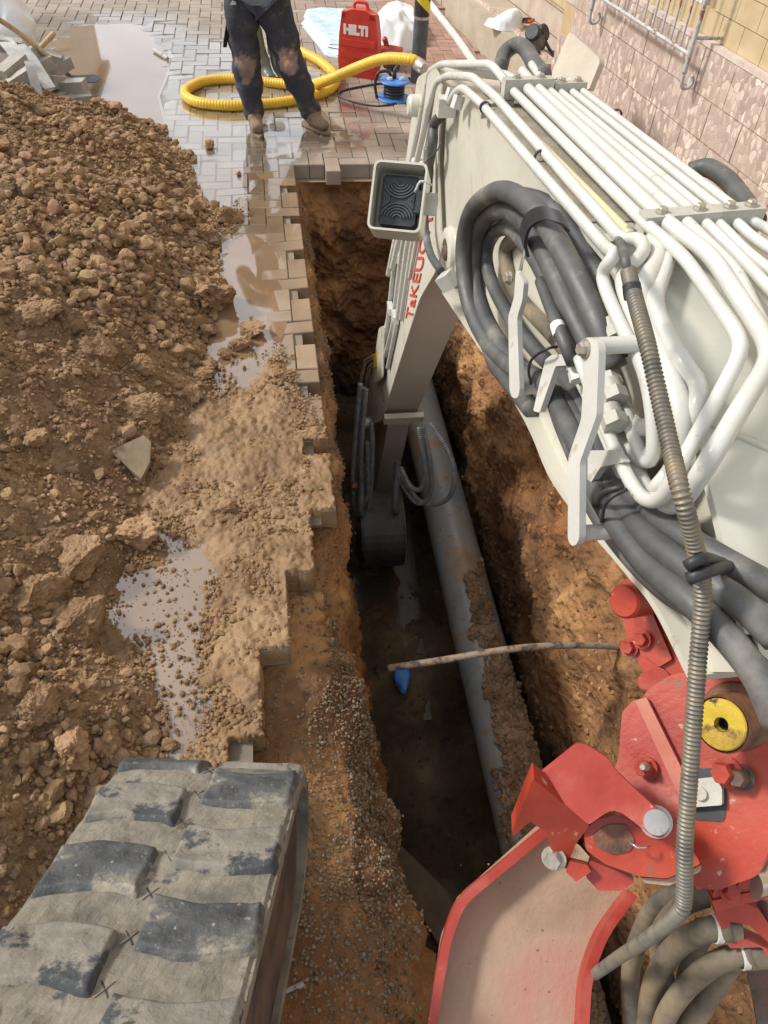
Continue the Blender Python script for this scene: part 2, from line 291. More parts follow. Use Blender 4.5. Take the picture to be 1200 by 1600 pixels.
def prism(name, P, off, m, parent=None, bevel=.004, smooth=False):
    "polygon P extruded by vector off"
    bm = bmesh.new(); a = [bm.verts.new(tuple(p)) for p in P]; b = [bm.verts.new(tuple(np.array(p)+off)) for p in P]
    bm.faces.new(a); bm.faces.new(b[::-1]); n = len(P)
    for i in range(n): bm.faces.new((a[i], b[i], b[(i+1) % n], a[(i+1) % n]))
    return from_bm(name, bm, m, parent, smooth, bevel)
def plate(name, px, pl, th, m, parent, rad=0, bevel=.004, off=0):
    if rad: px = rounded(px, rad)
    return prism(name, [pl.hit(a, b, off) for a, b in px], -pl.n*th, m, parent, bevel)
def catmull(P, n=10):
    P = [np.array(p, float) for p in P]; P = [2*P[0]-P[1]]+P+[2*P[-1]-P[-2]]; out = []
    for i in range(1, len(P)-2):
        for k in range(n):
            t = k/n; a, b, c, d = P[i-1:i+3]
            out.append(.5*(2*b+(c-a)*t+(2*a-5*b+4*c-d)*t*t+(3*b-a-3*c+d)*t**3))
    out.append(P[-2]); return np.array(out)
def resample(P, step):
    P = np.array(P); d = np.r_[0, np.cumsum(np.linalg.norm(np.diff(P, axis=0), axis=1))]; n = max(2, int(d[-1]/step)+1); s = np.linspace(0, d[-1], n)
    return np.stack([np.interp(s, d, P[:, k]) for k in range(3)], 1), s
def tubeVF(P, r, n=14, cap=True):
    P = np.array(P); N = len(P); r = np.zeros(N)+r
    T = np.gradient(P, axis=0); T /= np.linalg.norm(T, axis=1)[:, None]+1e-12
    u = np.cross(T[0], [0, 0, 1.]);
    if np.linalg.norm(u) < .1: u = np.cross(T[0], [1., 0, 0])
    u /= np.linalg.norm(u); U = []
    for t in T: u = u-t*(u@t); u /= np.linalg.norm(u); U.append(u)
    U = np.array(U); W = np.cross(T, U); a = np.linspace(0, 2*math.pi, n, endpoint=False)
    V = P[:, None]+r[:, None, None]*(U[:, None]*np.cos(a)[None, :, None]+W[:, None]*np.sin(a)[None, :, None])
    V = V.reshape(-1, 3); F = []
    i = np.arange(N-1)[:, None]*n; j = np.arange(n)[None]; j2 = (j+1) % n
    Q = np.stack([i+j, i+j2, i+n+j2, i+n+j], -1).reshape(-1, 4).tolist()
    if cap: Q.append(list(range(n))[::-1]); Q.append(list(range((N-1)*n, N*n)))
    return V, Q
def tube(name, P, r, m, parent=None, kind='c', rad=.03, n=14, corr=None, step=.01, **k):
    if kind == 'c': P = catmull(P)
    else: P = np.array(rounded(P, rad, 8, closed=False))
    if corr:
        P, s = resample(P, corr[0]/6); rr = r+corr[1]*np.cos(2*math.pi*s/corr[0])
        if len(corr) > 2:
            L = s[-1]; w_ = np.ones_like(s)
            for a_, b_ in corr[2]: w_[(s/L > a_) & (s/L < b_)] = 0
            rr = r+corr[1]*w_*np.cos(2*math.pi*s/corr[0])
        r = rr
    else: P, s = resample(P, step)
    V, F = tubeVF(P, r, n); return mk(name, V, F, m, parent, True)
def cyl(name, c, ax, r, h, m, parent=None, n=24, bevel=.003, r2=None):
    ax = nrm(ax); c = np.array(c); u = nrm(np.cross(ax, [.3, .5, .81])); w_ = np.cross(ax, u); r2 = r if r2 is None else r2
    bm = bmesh.new(); A = []; B = []
    for k in range(n):
        a = 2*math.pi*k/n; d = u*math.cos(a)+w_*math.sin(a); A.append(bm.verts.new(tuple(c+d*r))); B.append(bm.verts.new(tuple(c+d*r2+ax*h)))
    bm.faces.new(A[::-1]); bm.faces.new(B)
    for k in range(n): bm.faces.new((A[k], A[(k+1) % n], B[(k+1) % n], B[k]))
    if bevel: bmesh.ops.bevel(bm, geom=[e for e in bm.edges if e.calc_face_angle(0) > 1.0], offset=bevel, segments=2, affect='EDGES', clamp_overlap=True)
    bmesh.ops.recalc_face_normals(bm, faces=bm.faces)
    bm.verts.index_update(); V = np.array([v.co[:] for v in bm.verts]); F = [[v.index for v in f.verts] for f in bm.faces]; bm.free()
    o = mk(name, V, F, m, parent, n > 8)
    if n > 8: o.data.set_sharp_from_angle(angle=.45)
    return o
def shade_auto(o): return o
def bolt(name, c, ax, r, parent, m=None, washer=True, h=None):
    m = m or M['bolt']; h = h or r*1.1; ax = nrm(ax); c = np.array(c); bm = bmesh.new(); u = nrm(np.cross(ax, [.3, .5, .81])); w_ = np.cross(ax, u)
    def ring(rr, z0, z1, n, ph=0, ch=0):
        A = [bm.verts.new(tuple(c+rr*(u*math.cos(2*math.pi*k/n+ph)+w_*math.sin(2*math.pi*k/n+ph))+ax*z0)) for k in range(n)]
        B = [bm.verts.new(tuple(c+(rr-ch)*(u*math.cos(2*math.pi*k/n+ph)+w_*math.sin(2*math.pi*k/n+ph))+ax*z1)) for k in range(n)]
        bm.faces.new(A[::-1]); bm.faces.new(B)
        for k in range(n): bm.faces.new((A[k], A[(k+1) % n], B[(k+1) % n], B[k]))
    if washer: ring(r*1.35, 0, r*.25, 18)
    ring(r, r*.2 if washer else 0, h*.75, 6, .4); ring(r, h*.7505, h, 6, .4, r*.16)
    return from_bm(name, bm, m, parent, False, 0)
def box(name, c, ax, ay, az, m, parent=None, bevel=.004):
    "box centred at c with half-extent vectors"
    c = np.array(c, float); ax, ay, az = map(np.array, (ax, ay, az)); bm = bmesh.new()
    v = [bm.verts.new(tuple(c+i*ax+j*ay+k*az)) for i in (-1, 1) for j in (-1, 1) for k in (-1, 1)]
    for f in ((0, 1, 3, 2), (4, 6, 7, 5), (0, 4, 5, 1), (2, 3, 7, 6), (0, 2, 6, 4), (1, 5, 7, 3)): bm.faces.new([v[i] for i in f])
    return from_bm(name, bm, m, parent, False, bevel)
def lathe(name, prof, c, ax, m, parent=None, n=32, smooth=True):
    ax = nrm(ax); c = np.array(c); u = nrm(np.cross(ax, [.3, .5, .81])); w_ = np.cross(ax, u); V = []; F = []
    for r, z in prof:
        for k in range(n): a = 2*math.pi*k/n; V.append(c+ax*z+r*(u*math.cos(a)+w_*math.sin(a)))
    for i in range(len(prof)-1):
        for k in range(n): F.append([i*n+k, i*n+(k+1) % n, (i+1)*n+(k+1) % n, (i+1)*n+k])
    o = mk(name, np.array(V), F, m, parent, smooth)
    if smooth: o.data.set_sharp_from_angle(angle=.6)
    return o
def gridF(nu, nv):
    i = np.arange(nu-1)[:, None]; j = np.arange(nv-1)[None]; a = i*nv+j
    return np.stack([a, a+nv, a+nv+1, a+1], -1).reshape(-1, 4)

# ================================================================= THE SETTING
TX0, TX1, TY1 = .17, 1.30, 5.06
ZF = -1.72
puddles = [G([(40, 130), (75, 70), (120, 38), (215, 35), (258, 75), (262, 110), (285, 150), (300, 165), (420, 190), (560, 195), (560, 235), (470, 238), (400, 240), (385, 285), (345, 345), (300, 345), (150, 240)]),
           G([(335, 380), (420, 355), (436, 400), (442, 440), (448, 490), (430, 560), (400, 605), (340, 625), (300, 560), (320, 440)]),
           G([(235, 815), (320, 850), (345, 900), (330, 960), (322, 1010), (330, 1090), (330, 1140), (285, 1200), (225, 1200), (235, 1080), (195, 1000), (140, 940), (140, 890)]),
           G([(440, 1185), (430, 1210), (300, 1250), (250, 1200)])]
wetzone = G([(60, 30), (265, 28), (300, 60), (390, 75), (500, 85), (560, 160), (570, 235), (455, 245), (430, 300), (440, 700), (380, 1190), (150, 1190), (150, 300), (20, 130)])
def depth_field(x, y):
    d = np.full(np.shape(x), -1e9)
    for p in puddles: d = np.maximum(d, sdf(x, y, p))
    return d
def pave_z(x, y):
    d = depth_field(x, y); n = fbm(P3(x, y), 2.2, 3, 5)*.0035
    return .006-.016*ss(-.12, .10, d)+n
WATER_Z = -.003
heap_poly = [(-5, 6.3), (-2.6, 6.25)]+G([(40, 160), (130, 172), (200, 190), (250, 205), (285, 245), (305, 300), (330, 350), (322, 400), (335, 440), (335, 480), (312, 540), (335, 600), (290, 660), (262, 720), (230, 800), (240, 845), (205, 880), (160, 925), (160, 1000), (225, 1070), (238, 1130), (232, 1185), (150, 1300)])+[(-.62, .2), (-.62, -.4), (-5, -.4)]
def heap_z(x, y):
    d = sdf(x, y, heap_poly)+.05*fbm(P3(x, y), 3.1, 3, 9)
    h = .58*(1-np.exp(-np.maximum(d, 0)/.75))+.10*ss(.8, 2.4, d)
    h = h*(1+.22*fbm(P3(x, y), 1.1, 3, 3))
    return np.where(d > 0, h, -.05+np.maximum(d, -.5)*.1)

# ground sheet to the horizon, with the trench cut out of it
gz = -.088
def sheets(rects, z):
    V = []; F = []
    for x0, x1, y0, y1 in rects:
        b = len(V); V += [(x0, y0, z), (x1, y0, z), (x1, y1, z), (x0, y1, z)]; F.append([b, b+1, b+2, b+3])
    return V, F
V, F = sheets([(-300, -.5, -300, 300), (TX1+.12, 300, -300, 300), (-.5, TX1+.12, TY1-.01, 300), (-.5, TX1+.12, -300, -1.2)], gz)
tag(mk('ground', V, F, M['ground'], smooth=False), kind='structure')

# paving: herringbone blocks, each with chamfered edges
def edge_x(y):
    return np.where(y < 1.32, -.12, np.where(y < 1.58, -.03, np.where(y < 1.92, .07, TX0)))
VB = []; TB = []; WB = []; s_ = .1; FB = []; OCC = set()
R_ = random.Random(3)
hx = math.tan(math.radians(7))
for i in range(-42, 26):
    for j in range(-8, 110):
        c = (i+j) % 4
        if c == 0: x0, y0, x1, y1 = i*s_, j*s_, (i+2)*s_, (j+1)*s_
        elif c == 2: x0, y0, x1, y1 = i*s_, j*s_, (i+1)*s_, (j+2)*s_
        else: continue
        x0 -= .03; x1 -= .03; cx, cy = (x0+x1)/2, (y0+y1)/2
        if cx > 2.36-(cy-4.)*.1228 and cy < 30: continue
        if cy < TY1+.0 and x1 > float(edge_x(cy))+.005 and x0 < TX1+.02: 
            continue
        if cy < .25 and -.6 < cx < 1.4: continue
        OCC.update([(i, j), (i+1, j)] if c == 0 else [(i, j), (i, j+1)])
        g = .0022; ch = .004; dz = R_.gauss(0, .0012); tx = R_.gauss(0, .0008)
        base = len(VB)
        for (ix, iy, kk) in ((x0+g, y0+g, 0), (x1-g, y0+g, 0), (x1-g, y1-g, 0), (x0+g, y1-g, 0)): VB.append((ix, iy, -.085))
        for q, (ix, iy) in enumerate(((x0+g, y0+g), (x1-g, y0+g), (x1-g, y1-g), (x0+g, y1-g))): VB.append((ix, iy, dz-ch+tx*(q-1.5)))
        gi = g+ch
        for q, (ix, iy) in enumerate(((x0+gi, y0+gi), (x1-gi, y0+gi), (x1-gi, y1-gi), (x0+gi, y1-gi))): VB.append((ix, iy, dz+tx*(q-1.5)))
        for r_ in (0, 4):
            for q in range(4): FB.append((base+r_+q, base+r_+(q+1) % 4, base+r_+4+(q+1) % 4, base+r_+4+q))
        FB.append((base+8, base+9, base+10, base+11))
        k = R_.uniform(.82, 1.12); red = cx > 1.22 and cy > 5.2+R_.uniform(-.1, .1)
        col = (k*1.12, k*.78, k*.72) if red else (k, k*R_.uniform(.97, 1.01), k*R_.uniform(.95, 1.02))
        if (not red) and cx > .25 and cy > 5: col = (k*1.02, k*.93, k*.92)
        if -.6 < cx < .25 and 1.5 < cy < 5.1: col = tuple(np.array(col)*np.array([.88, .70, .51])*R_.uniform(.9, 1.1))
        TB += [col]*12
VB = np.array(VB); up = VB[:, 2] > -.05; VB[up, 2] += pave_z(VB[up, 0], VB[up, 1])
wetv = ss(-.25, .12, sdf(VB[:, 0], VB[:, 1], wetzone)+.12*fbm(P3(VB[:, 0], VB[:, 1]), 2.5, 3, 4))
tag(mk('pavement', VB, np.array(FB), M['paver'], smooth=False, attr=np.array(TB), wet=wetv), kind='structure')
# bedding sand seen in the joints
V, F = sheets([(-4.2, TX0-.06, 1.95, 11), (TX0-.06, 2.3, TY1+.04, 11), (TX1+.08, 2.3, 0, TY1+.04), (-4.2, -.16, 0, 1.95)], -.012)
tag(mk('joint_bedding', V, F, M['joint'], smooth=False), kind='structure')

def upface(P):
    P = [tuple(p) for p in P]; A = sum(P[i-1][0]*P[i][1]-P[i][0]*P[i-1][1] for i in range(len(P))); n_ = list(range(len(P))); return n_ if A > 0 else n_[::-1]
# muddy water sheets (the paving rises through them at their edges)
for k, p in enumerate(puddles[:3]):
    q = np.array(p); c = q.mean(0); q = c+(q-c)*1.06
    me = [(a, b, WATER_Z) for a, b in q]
    if k == 0:
        mp_ = G([(20, 150), (40, 100), (75, 60), (120, 34), (215, 33), (262, 70), (266, 110), (250, 150), (262, 200), (240, 260), (100, 260)]); me = [(a, b, WATER_Z) for a, b in mp_]
        fl0 = G([(262, 60), (300, 60), (390, 150), (420, 180), (480, 190), (470, 236), (440, 244), (436, 300), (400, 350), (290, 360), (236, 262), (258, 200), (246, 150), (262, 110)])
        tag(mk('puddle', [(a, b, WATER_Z+.004) for a, b in fl0], [upface(fl0)], M['film'], smooth=False), kind='structure')
    tag(mk('puddle', me, [upface(me)], M['water'], smooth=False), kind='structure')
# mud film and lumps lying over the paving
mudpoly = G([(395, 480), (455, 600), (470, 640), (540, 735), (540, 850), (500, 940), (480, 1000), (480, 1060), (480, 1120), (480, 1300), (300, 1300), (120, 1260), (100, 900), (200, 700), (330, 590)])
gx = np.arange(-1.3, .24, .006); gy = np.arange(.25, 4.9, .007); X, Y = np.meshgrid(gx, gy, indexing='ij')
dm = sdf(X, Y, mudpoly); dp = depth_field(X, Y); pp = P3(X, Y)
amt = ss(-.12, .1, dm)*.013-ss(-.05, .07, dp)*.021
lump = np.abs(fbm(pp, 16, 5, 21, .6)); big = np.maximum(0, fbm(pp, 6, 3, 44)-.12)
n2 = fbm(pp, 9, 4, 8)
mz = pave_z(X, Y)+amt*(1+.5*n2)-.004+(.008*lump+.018*big+.0045*fbm(pp, 60, 3, 5, .6)+.004*np.maximum(0,fbm(pp, 38, 3, 5)))*ss(-.15, .1, dm)+.012*np.maximum(0, fbm(pp, 22, 3, 77)-.3)*ss(-.3, .0, dm)-.03*ss(.05, -.15, dm)
# the mud ends with the blocks it lies on, hanging a little over their sides
occ = np.zeros((400, 400), bool)
for (i, j) in OCC:
    if 0 <= i+200 < 400 and 0 <= j+100 < 400: occ[i+200, j+100] = True
def on_block(x, y): return occ[(np.floor((x+.03)/s_)).astype(int)+200, np.floor(y/s_).astype(int)+100]
jit = .005
ob = on_block(X+jit*vn(pp, 40, 5), Y+jit*vn(pp, 40, 6)); mz = np.where(ob, mz, -.055-.03*np.abs(n2))
Vm = np.stack([X, Y, mz], -1).reshape(-1, 3); Fm = gridF(len(gx), len(gy)); kf = ob.reshape(-1)[Fm].any(1)
zok = ((mz > pave_z(X, Y)-.02) & ob).reshape(-1)[Fm].any(1)
tag(mk('mud', Vm, Fm[kf & zok], M['mud']), label='wet brown mud smeared over the paving beside the trench', cat='mud', kind='stuff')

# soil heap
gx = np.arange(-4.2, -.02, .014); gy = np.arange(-.1, 6.6, .016); X, Y = np.meshgrid(gx, gy, indexing='ij'); pp = P3(X, Y)
def heap_bumps(x, y, h): q = P3(x, y); return (.034*fbm(q, 7, 5, 31, .6)+.022*np.abs(fbm(q, 22, 5, 2, .65)))*ss(-.02, .2, h)
hz = heap_z(X, Y); hz = hz+heap_bumps(X, Y, hz)
Fh = gridF(len(gx), len(gy)); kf = (hz > -.04).reshape(-1)[Fh].any(1)
tag(mk('soil_heap', np.stack([X, Y, hz], -1).reshape(-1, 3), Fh[kf], M['soil']), kind='structure')

# trench: one swept sheet of left shelf, left wall, floor, right wall, plus the far end
ys = np.arange(-1.2, TY1+.001, .0125); NS = 430
def section(y):
    e = float(edge_x(np.array(y)))
    if y > 1.5:
        L = [(e-.25, -.089), (e-.03, -.092), (e+.02, -.10), (e+.05, -.22), (max(e+.03, .18), -.55), (.25, -1.2), (.27, ZF-.02)]
    else:
        t = min(1, max(0, (1.5-y)/.4)); lip = .19+.07*min(1, max(0, (1.5-y)/1.))
        L = [(-.45, -.087), (-.2-.0*t, -.09), (.19-.24*t, -.10), (.205-.08*t, -.17), (lip, -.30-.08*t), (lip+.03, -.9), (lip+.06, ZF-.02)]
    Rr = [(.75, ZF-.04), (1.18, ZF+.02), (1.22, -1.2), (1.20, -.7), (1.24, -.3), (TX1, -.10), (TX1+.05, -.09), (TX1+.25, -.089)]
    return np.array(L+Rr)
uu = np.linspace(0, 1, NS); nodes = np.cumsum([0, .4, .12, .35, .9, 1.5, 1.1, .9, 1.0, 1.1, 1.3, 1.0, .6, .2, .3]); nodes = nodes/nodes[-1]
VT = np.zeros((len(ys), NS, 3))
ysec = {}
for a, y in enumerate(ys):
    # blend sections over neighbouring y so steps in the block edge do not crease the soil
    S = sum(section(yy) for yy in (y-.12, y-.06, y, y+.06, y+.12))/5
    VT[a, :, 0] = np.interp(uu, nodes, S[:, 0]); VT[a, :, 2] = np.interp(uu, nodes, S[:, 1]); VT[a, :, 1] = y
T1 = np.gradient(VT, axis=1); nx = -T1[..., 2]; nz_ = T1[..., 0]; ln = np.hypot(nx, nz_)+1e-9
disp = .055*fbm(VT, 2.1, 4, 51)+.030*fbm(VT, 8, 5, 61, .6)+.010*np.abs(fbm(VT, 34, 3, 71, .6))
U2 = np.broadcast_to(uu, VT.shape[:2]); edge = ss(0, .09, U2)*ss(1., .95, U2)
# vertical scrape marks left by the bucket on the right-hand side
rw = ss(.66, .72, U2)
disp = disp-rw*.03*np.maximum(0, vn(np.stack([VT[..., 1]*1, VT[..., 2]*.25, VT[..., 0]*0], -1), 5, 99))
steep = ss(.3, .9, np.abs(nx)/ln); disp = disp*(.25+.75*np.maximum(steep, ss(.3, .5, U2)*ss(.8, .6, U2)*.6+0*steep))
VT[..., 0] += nx/ln*disp*edge; VT[..., 2] += nz_/ln*disp*edge
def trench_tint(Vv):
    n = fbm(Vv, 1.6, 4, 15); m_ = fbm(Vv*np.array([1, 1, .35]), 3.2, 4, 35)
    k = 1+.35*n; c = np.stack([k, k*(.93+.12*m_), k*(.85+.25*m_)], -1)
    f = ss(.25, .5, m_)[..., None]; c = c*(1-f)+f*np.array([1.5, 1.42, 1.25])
    shade_damp = ss(-1.35, -1.62, Vv[..., 2]+.06*n)[..., None]; return np.clip(c, .3, 2.)*(1-shade_damp*np.array([.68, .60, .52]))  # floor darkened by depth: trench shade painted into the tint, with some damp
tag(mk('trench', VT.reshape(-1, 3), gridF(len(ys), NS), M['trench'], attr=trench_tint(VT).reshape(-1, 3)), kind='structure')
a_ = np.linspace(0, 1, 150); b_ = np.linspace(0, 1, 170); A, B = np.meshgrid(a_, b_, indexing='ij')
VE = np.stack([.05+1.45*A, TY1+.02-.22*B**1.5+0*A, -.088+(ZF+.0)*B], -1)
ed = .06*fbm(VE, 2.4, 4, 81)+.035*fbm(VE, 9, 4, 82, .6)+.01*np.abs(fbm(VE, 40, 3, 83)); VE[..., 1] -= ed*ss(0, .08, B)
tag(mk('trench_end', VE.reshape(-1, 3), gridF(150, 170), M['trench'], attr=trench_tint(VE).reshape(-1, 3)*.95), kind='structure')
# water lying on the trench floor
wq_ = [ZP(a, b, ZF) for a, b in ((566, 985), (590, 975), (602, 1010), (603, 1050), (598, 1080), (588, 1100), (574, 1095), (562, 1040))]; Vw = [(.2, 2.0, ZF-.032), (.7, 2.0, ZF-.032), (.82, 3.6, ZF-.032), (.2, 3.6, ZF-.032)]; Fw = [[0, 1, 2, 3]]
tag(mk('trench_water', Vw, Fw, M['darkwater'], smooth=False), kind='structure')

# ================================================================= LOOSE SOIL
def ico(sub):
    bm = bmesh.new(); bmesh.ops.create_icosphere(bm, subdivisions=sub, radius=1); V = np.array([v.co[:] for v in bm.verts]); F = np.array([[v.index for v in f.verts] for f in bm.faces]); bm.free(); return V, F
def rock_protos(sub, n, seed, amp=.28, flat=.0):
    out = []; V, F = ico(sub)
    for i in range(n):
        W = V*(1+amp*fbm(V+i*7.3, 1.3, 4, seed+i, .6)[:, None])
        for k in range(9):   # broken facets
            d = nrm(RNG.normal(size=3)); c = RNG.uniform(.52, .9); p = W@d; W = W-np.maximum(0, p-c)[:, None]*d*.85
        if sub >= 2: W = W*(1+.10*fbm(W+i, 4.0, 4, seed+50, .65)[:, None])
        W *= RNG.uniform(.7, 1.15, 3); out.append(W)
    return out, F
def scatter(name, pts, sizes, sub, m, seed, smooth=False, squash=.8, nproto=14, label=None, cat=None, tint=(.75, 1.2), cols=None, amp=.28):
    protos, F = rock_protos(sub, nproto, seed, amp); nv = len(protos[0]); n = len(pts)
    PV = np.array(protos)[RNG.integers(0, nproto, n)]
    a = RNG.uniform(0, 2*math.pi, (n, 3)); ca, sa = np.cos(a), np.sin(a)
    Rz = np.zeros((n, 3, 3)); Rz[:, 0, 0] = ca[:, 0]; Rz[:, 0, 1] = -sa[:, 0]; Rz[:, 1, 0] = sa[:, 0]; Rz[:, 1, 1] = ca[:, 0]; Rz[:, 2, 2] = 1
    Rx = np.zeros((n, 3, 3)); Rx[:, 0, 0] = 1; Rx[:, 1, 1] = ca[:, 1]; Rx[:, 1, 2] = -sa[:, 1]; Rx[:, 2, 1] = sa[:, 1]; Rx[:, 2, 2] = ca[:, 1]
    W = np.einsum('nij,nvj->nvi', Rz@Rx, PV)*np.asarray(sizes)[:, None, None]; W[..., 2] *= squash
    W += np.asarray(pts)[:, None]
    k = RNG.uniform(*tint, n); c = np.stack([k, k*RNG.uniform(.96, 1.03, n), k*RNG.uniform(.9, 1.08, n)], 1)
    if cols is not None: c = c*cols
    A = np.repeat(c, nv, 0); FF = (F[None]+(np.arange(n)*nv)[:, None, None]).reshape(-1, 3)
    return tag(mk(name, W.reshape(-1, 3), FF, m, smooth=smooth, attr=A), label=label, cat=cat, kind='stuff')
def inframe(x, y, z, mrg=60):
    v = np.stack([x, y, z], -1)-CAM; d = v@cf; px = 600+FP*(v@cr)/d; py = 800-FP*(v@cu)/d
    return (d > .2) & (px > -mrg) & (px < 1200+mrg) & (py > -mrg) & (py < 1600+mrg)
def heap_scatter(n, lo, hi, power, seed_sub, patchy=False):
    x = RNG.uniform(-4.2, .0, n); y = RNG.uniform(.2, 6.6, n); d = sdf(x, y, heap_poly)+.06*fbm(P3(x, y), 4, 3, 19)
    h = heap_z(x, y); ok = (d > -.03) & ((not patchy) | (RNG.uniform(0, 1, n) < .4+ss(-.45, .45, fbm(P3(x, y), 1.9, 4, 63)))) & inframe(x, y, np.maximum(h, 0)); x, y, h = x[ok], y[ok], h[ok]
    s = lo*(1-RNG.uniform(0, 1, len(x))*(1-(lo/hi)**power))**(-1/power)
    cl = .7+.6*ss(-.5, .6, fbm(P3(x, y), 2.2, 3, 5)); s = s*cl
    return np.stack([x, y, np.maximum(h, .0)+s*.4+heap_bumps(x, y, h)], -1), s
p, s = heap_scatter(170000, .0042, .014, 2.2, 1)
scatter('soil_crumbs', p, s, 1, M['clod'], 5, label='small brown soil crumbs covering the heap', cat='soil', tint=(.7, 1.2))
p, s = heap_scatter(46000, .009, .022, 1.8, 1, True)
scatter('soil_lumps', p, s, 1, M['clod'], 25, label='thumb sized brown soil lumps spread over the heap', cat='soil', tint=(.75, 1.2))
p, s = heap_scatter(21000, .013, .040, 2.3, 1, True)
scatter('soil_clods', p, s, 2, M['clod'], 40, label='lumpy brown clods of dug clay on the heap', cat='soil')
# crumbs on the mud
x = RNG.uniform(-1.3, .2, 150000); y = RNG.uniform(.6, 5.0, 150000); d = sdf(x, y, mudpoly); dp_ = depth_field(x, y); hd = sdf(x, y, heap_poly)
pr = ss(-.1, .05, d)*.9+ss(-.35, 0, hd)*.35-ss(0, .05, dp_)*.86; nn = fbm(P3(x, y), 7, 3, 13); ok = (RNG.uniform(0, 1, len(x)) < pr*ss(-.5, .5, nn)) & on_block(x, y); x, y = x[ok], y[ok]
s = .0024+.012*RNG.uniform(0, 1, len(x))**4; scatter('mud_crumbs', np.stack([x, y, pave_z(x, y)+.010+s*.3], -1), s, 1, M['mudclod'], 77, label='small wet mud crumbs scattered on the paving', cat='mud', tint=(.9, 1.15))
# gravel bedding on the near shelf and in the notches
fl = VT.reshape(-1, 3); uf = np.broadcast_to(uu, VT.shape[:2]).reshape(-1)
cand = np.where((uf > .03) & (uf < .235) & (fl[:, 1] > .1))[0]; cand = cand[inframe(fl[cand, 0], fl[cand, 1], fl[cand, 2])]
pk = RNG.choice(cand, 120000); q = fl[pk]+RNG.normal(0, .005, (120000, 3)); nn = fbm(q, 3, 3, 7)
wgt = ss(-.5, -.08, q[:, 2]+.25*nn)*(ss(1.9, .9, q[:, 1])*.75+.25); q = q[RNG.uniform(0, 1, len(q)) < wgt]
s = .0026+.0050*RNG.uniform(0, 1, len(q))**2; scatter('gravel', q, s, 1, M['gravel'], 90, label='small yellow grey bedding gravel under the broken paving edge', cat='gravel', tint=(.6, 1.25))
# loose soil in the trench walls and on the floor
cand = np.where((uf > .2) & (fl[:, 1] > .3))[0]; cand = cand[inframe(fl[cand, 0], fl[cand, 1], fl[cand, 2])]
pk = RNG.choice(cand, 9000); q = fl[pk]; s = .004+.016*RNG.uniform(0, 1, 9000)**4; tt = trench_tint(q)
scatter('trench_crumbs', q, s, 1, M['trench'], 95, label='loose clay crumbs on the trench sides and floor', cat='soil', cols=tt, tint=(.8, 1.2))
# named single clods
def clod(px, py, size, label, zoff=None, sub=5, m=None, col=1., seed=0, squash=.75, group=None, z=None):
    W, F = rock_protos(sub, 1, 300+seed*13+int(px), .30); W = W[0]; q = ZP(px, py, 0)
    h = float(heap_z(np.array(q[0]), np.array(q[1])))
    for _ in range(6): q = ZP(px, py, max(h, 0)); h = float(heap_z(np.array(q[0]), np.array(q[1])))
    zz = max(h, 0) if z is None else z
    W = W*size*(1+.09*fbm(W, 4, 5, seed, .6)[:, None]+.05*np.abs(fbm(W, 11, 4, seed+9, .6))[:, None]); W[:, 2] *= squash; W = W+np.array([q[0], q[1], zz+size*squash*.5])
    o = mk('soil_clod', W, F, m or M['clod'], smooth=False, attr=np.full(len(W), col)); return tag(o, label, 'clod', group or 'big clods at the foot of the soil heap')
for a in [(327, 230, .047, 'reddish clod standing alone in the pale puddle near the worker'), (373, 273, .02, 'tiny clod in the puddle right of the lone reddish clod'),
          (360, 345, .085, 'large crumbly clod touching the far edge of the orange puddle'), (318, 372, .075, 'broad brown clod below the dark broken rock'),
          (395, 520, .062, 'tan clod in the middle puddle nearest the trench edge'), (376, 543, .055, 'brown clod in the middle puddle leaning on its tan neighbour'),
          (352, 556, .042, 'smooth grey stone lying in the middle puddle'), (330, 470, .12, 'wide crumbly mound of clay at the heap edge by the middle puddle'),
          (160, 560, .085, 'big angular tan clod on the heap left of the middle puddle'), (65, 505, .085, 'rounded tan clod high on the left of the heap'),
          (232, 650, .085, 'tan rock on the heap above the flat grey slab'), (225, 585, .05, 'pale yellow stone beside the biggest clods of the heap'),
          (315, 590, .05, 'round clod at the lower tip of the middle puddle'), (300, 620, .055, 'brown clod half way down the heap edge'),
          (215, 845, .085, 'long pale slab of clay above the near puddle'), (130, 880, .10, 'flat dark slab of clay left of the near puddle'),
          (130, 985, .12, 'massive layered clod beside the near puddle'), (60, 935, .085, 'flat tan clod left of the massive layered one'),
          (115, 1180, .07, 'pointed yellow stone just above the track'), (60, 1110, .06, 'small angular stone on the near end of the heap'),
          (175, 1165, .045, 'narrow upright stone above the track corner'), (265, 1165, .028, 'small clod in the near puddle above the track'),
          (360, 880, .045, 'clod resting on the mud left of the broken paving edge'), (355, 800, .05, 'smooth tan stone on the mud between the puddles'),
          (300, 340, .05, 'black broken rock at the puddle edge'), (18, 310, .07, 'dark rock at the far left of the heap'), (60, 690, .05, 'flat tan stone low on the left of the heap')]:
    c = 1.05
    if 'black' in a[3]: c = .3
    elif 'dark rock' in a[3]: c = .5
    elif 'grey stone' in a[3]: c = .95
    elif 'yellow' in a[3] or 'pale' in a[3]: c = 1.35
    clod(*a[:4], col=c, seed=int(a[0]))
pl = Plane(ZP(212, 705, .12), (.1, -.35, 1))
tag(plate('concrete_slab', [(180, 700), (225, 680), (236, 690), (234, 722), (220, 748), (175, 708)], pl, .035, mat('muddy_concrete', [(.16, .115, .07), (.24, .18, .115)], .85, scale=9, bump=.4), None, bevel=.004), 'flat grey concrete slab half buried in the soil heap', 'slab')

